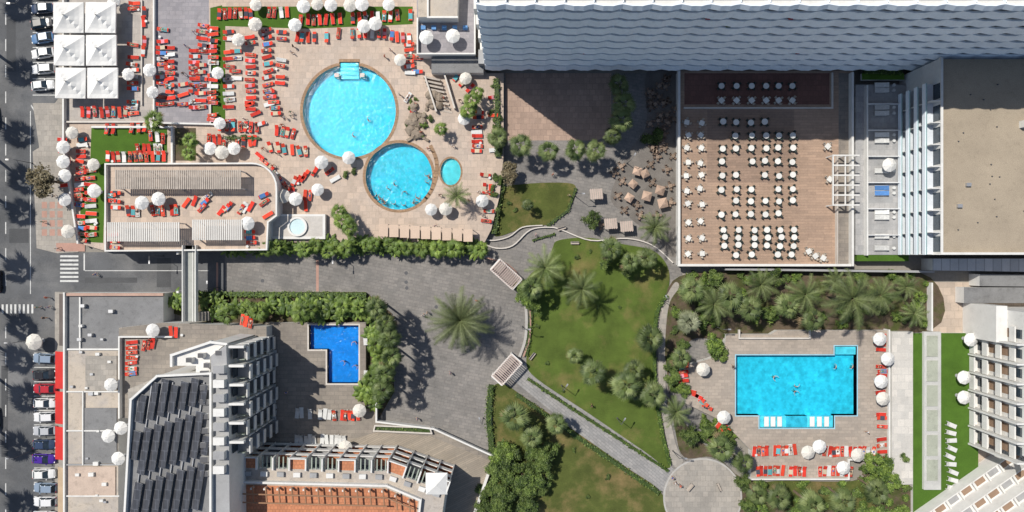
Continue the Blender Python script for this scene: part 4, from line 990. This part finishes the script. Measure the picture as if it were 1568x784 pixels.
for x,y,r in [(940,382,20),(963,398,16),(990,393,18),(812,440,20),(910,573,22),(955,592,22),(972,568,18),(878,545,13),(992,518,22),(1000,608,20),(975,602,16),
 (760,208,17),(800,222,18),(840,229,17),(879,230,17),(914,228,17),(938,210,15),(948,132,18),(952,158,18),(948,182,18),(1062,440,22),(1120,452,22),(1245,485,20),(1150,472,20),(1205,470,20),
 (790,636,22),(812,668,18),(850,650,16),(1100,688,22),(1135,708,16),(1190,765,20),(1240,772,20),(1295,766,20),(1158,755,16),(1345,752,20),(1040,545,16),(808,315,10)]: fn(x,y,r)
veg('fan_palm',FG,1056,495,20,2.2,5.5)
for x,y,r in [(722,150,15),(720,168,13),(678,197,11),(232,185,17),(288,212,13),(288,232,12),(525,336,16),(520,322,14),(535,345,14),(728,140,12)]: sm(x,y,r,DZ)
veg('street_tree',DRY,64,275,28,2.6,5)
veg('street_tree',DRY,776,264,20,2.6,5)
x=350
while x<742:
    random.choice([sm,sm,ba,ba])(x,382+U(-5,4)+(0 if x>600 else -1),U(11,15)); x+=U(9,13)
x=490
while x<742: ba(x,372+U(-3,3),U(9,13)); x+=9
x=325
while x<560:
    random.choice([sm,ba,ba])(x,472+U(-6,8),U(12,17),.2); x+=U(8,11)
for i in range(34): ba(U(455,575),U(462,486),U(10,15),.2)
for i in range(40): y=U(480,622); x=573+U(-12,16)+(-8 if y>590 else 0)+(6 if 500<y<590 else 0); random.choice([ba,sm,ba])(x,y,U(10,16),.2)
for x,y in ((590,492),(596,520),(598,545),(592,570),(586,600),(578,472)):
    p=W(x,y,9); place('fan_palm',random.choice(FN),(p[0],p[1],.2),U(0,6),(.85,.85,1.25))
for x,y in [(270,455),(272,468),(310,462),(316,478),(330,456),(262,462)]: ba(x,y,13,.2)
for i in range(30): tr(U(758,835),U(675,782),U(13,22))
for i in range(8): tr(U(730,765),U(745,790),U(10,14))
for x,y,r in [(808,458,22),(822,468,18),(800,440,16),(1095,531,22),(1105,545,15),(1030,580,15),(1052,598,15),(1030,560,14),(1062,668,18),(1088,662,16),(1112,662,15),(1355,715,24),(1370,740,22),(1335,735,16),(1385,700,10),(1145,740,17),(1150,775,15),(1170,748,14),(770,700,22),(850,690,14),(905,333,17),(930,400,14),(960,410,14),(1100,428,16),(1190,425,16),(1320,425,15),(1415,455,12),(1035,480,12),(1180,480,14)]:
    tr(x,y,r,0,TB if r>19 or R()<.4 else TR)
for i in range(30): shr(U(1065,1130),U(640,688),U(7,12),.15,random.choice([SH,SHB]))
for i in range(50): shr(U(1145,1390),U(742,790),U(8,13),.15,random.choice([SH,SHB]))
for i in range(60): shr(U(1040,1420),U(420,500),U(8,14),.15,random.choice([SH,SHB,SHB]))
for i in range(16): shr(U(1320,1390),U(700,760),U(9,14),.15,SHB)
for i in range(14): shr(U(625,650),U(150,205),U(4,8),DZ,SHB)
for i in range(14): shr(U(1026,1050),U(500,600),U(8,12),.15,SH)
for i in range(26): shr(U(752,768),U(120,350),U(5,8),DZ,SH)
for x,y,r in [(1000,215,16),(1012,205,14),(990,210,12),(645,205,8),(372,210,6),(385,212,6),(355,210,6),(660,180,7),(625,188,8),(540,262,7),(530,268,7)]: shr(x,y,r,.1 if x>900 else DZ,SH)
for x,y,r in [(822,500,5),(850,470,5),(885,395,5),(905,385,4),(915,470,4),(950,470,4),(838,555,5),(862,600,4),(930,660,4),(880,690,5),(930,730,6),(900,760,5),(780,310,5),(790,322,5)]: shr(x,y,r,.13)
def hedge(pts,w,h,z=0,dens=26,ms=lf):
    b=MB(); q=PX(pts,z+h); rd=random.Random(len(pts)*7+int(w*10)); 
    for i in range(len(q)-1):
        a=Vector(q[i]);c=Vector(q[i+1]); l=(c-a).length; an=math.atan2(c.y-a.y,c.x-a.x)
        b.obox((a.x+c.x)/2,(a.y+c.y)/2,z,z+h*.8+.003*(i%2),l,w*.7,an,ms[0])
        d=(c-a)/max(l,.01); s=Vector((-d.y,d.x))
        for k in range(int(l*w*dens)+1):
            t=rd.uniform(0,l); p=a+d*t+s*rd.uniform(-w/2,w/2)*(1.05+.5*noise.noise(Vector((a.x+t,a.y,0)))); zz=z+h*rd.uniform(.55,1.15)
            u=Vector((rd.gauss(0,1),rd.gauss(0,1),rd.gauss(0,.6))).normalized(); v=u.cross(Vector((rd.gauss(0,.5),rd.gauss(0,.5),1))).normalized(); sz=rd.uniform(.08,.22)
            P=Vector((p.x,p.y,zz)); b.add([P-u*sz,P+v*sz*.6,P+u*sz,P-v*sz*.6],[(0,1,2,3)],rd.choice(ms))
    b.obj('hedge')
hedge(smooth([(1022,452),(1006,480),(1003,540),(1004,600),(1014,660),(1026,712)],False,4),.8,.8,0,26,bf)
hedge([(808,580),(870,622),(960,680),(1024,722)],.7,.7,0,26,bf)
hedge([(790,604),(870,660),(960,722),(1010,756)],1.0,.8)
hedge(smooth([(752,590),(748,640),(752,690),(740,740),(722,780)],False,3),1.4,1.0)
hedge(smooth([(770,270),(763,300),(757,340),(756,358)],False,3),1.6,1.2)
hedge([(345,378),(740,386)],1.4,.8,.2); hedge([(345,372),(480,372)],1.0,.8,.2,26,bf)
hedge([(760,120),(762,240)],1.1,.9,DZ); hedge([(574,656),(658,660)],.8,.5,D2)
hedge([(300,450),(560,452)],1.2,1.0,.2,26,bf)
hedge([(342,210),(398,212)],.6,.6,DZ); hedge([(882,288),(870,322),(838,346)],.6,.5)
hedge([(1325,108),(1382,108)],1.5,1.0,2.4); hedge([(815,368),(850,358)],.5,.5)
hedge([(1112,512),(1112,545),(1055,560)],.8,.8,.2)
hedge(smooth([(795,436),(812,470),(812,500),(806,545)],False,3),.8,.7)
for y in (-20,80,175,240,297,382,465,520,575,648,740): 
    p=W(-12+U(-5,5),y,0); place('fan_palm',FN[y%5],(p[0],p[1],0),U(0,6),(1.25,1.25,1.5))
# ---------------------------------------------------------------- light, sky, camera
sd=Vector((.53,-.40,-1)).normalized()
l=bpy.data.lights.new('sun','SUN'); l.energy=4.6; l.angle=math.radians(.5); l.color=(1,.95,.87)
o=bpy.data.objects.new('sun',l); COL.objects.link(o); o.rotation_euler=sd.to_track_quat('-Z','Y').to_euler(); o.location=(-60,50,120)
w=bpy.data.worlds.new('World'); sc.world=w; w.use_nodes=True; nt=w.node_tree
sk=nt.nodes.new('ShaderNodeTexSky'); sk.sky_type='NISHITA'; sk.sun_disc=False; sk.sun_elevation=math.asin(-sd.z); sk.sun_rotation=math.atan2(-sd.x,-sd.y)%(2*math.pi)
bgn=nt.nodes['Background']; bgn.inputs[1].default_value=.095; nt.links.new(sk.outputs[0],bgn.inputs[0])
sc.view_settings.view_transform='Standard'; sc.view_settings.look='None'; sc.view_settings.exposure=0
cd=bpy.data.cameras.new('camera'); co=bpy.data.objects.new('camera',cd); COL.objects.link(co); co.location=(0,0,H); co.rotation_euler=(0,0,0)
cd.sensor_width=36; cd.lens=36*H/(1568*S); cd.clip_end=6000; sc.camera=co
print('faces',sum(len(o.data.polygons) for o in sc.objects if o.type=='MESH'),'objs',len(sc.objects))
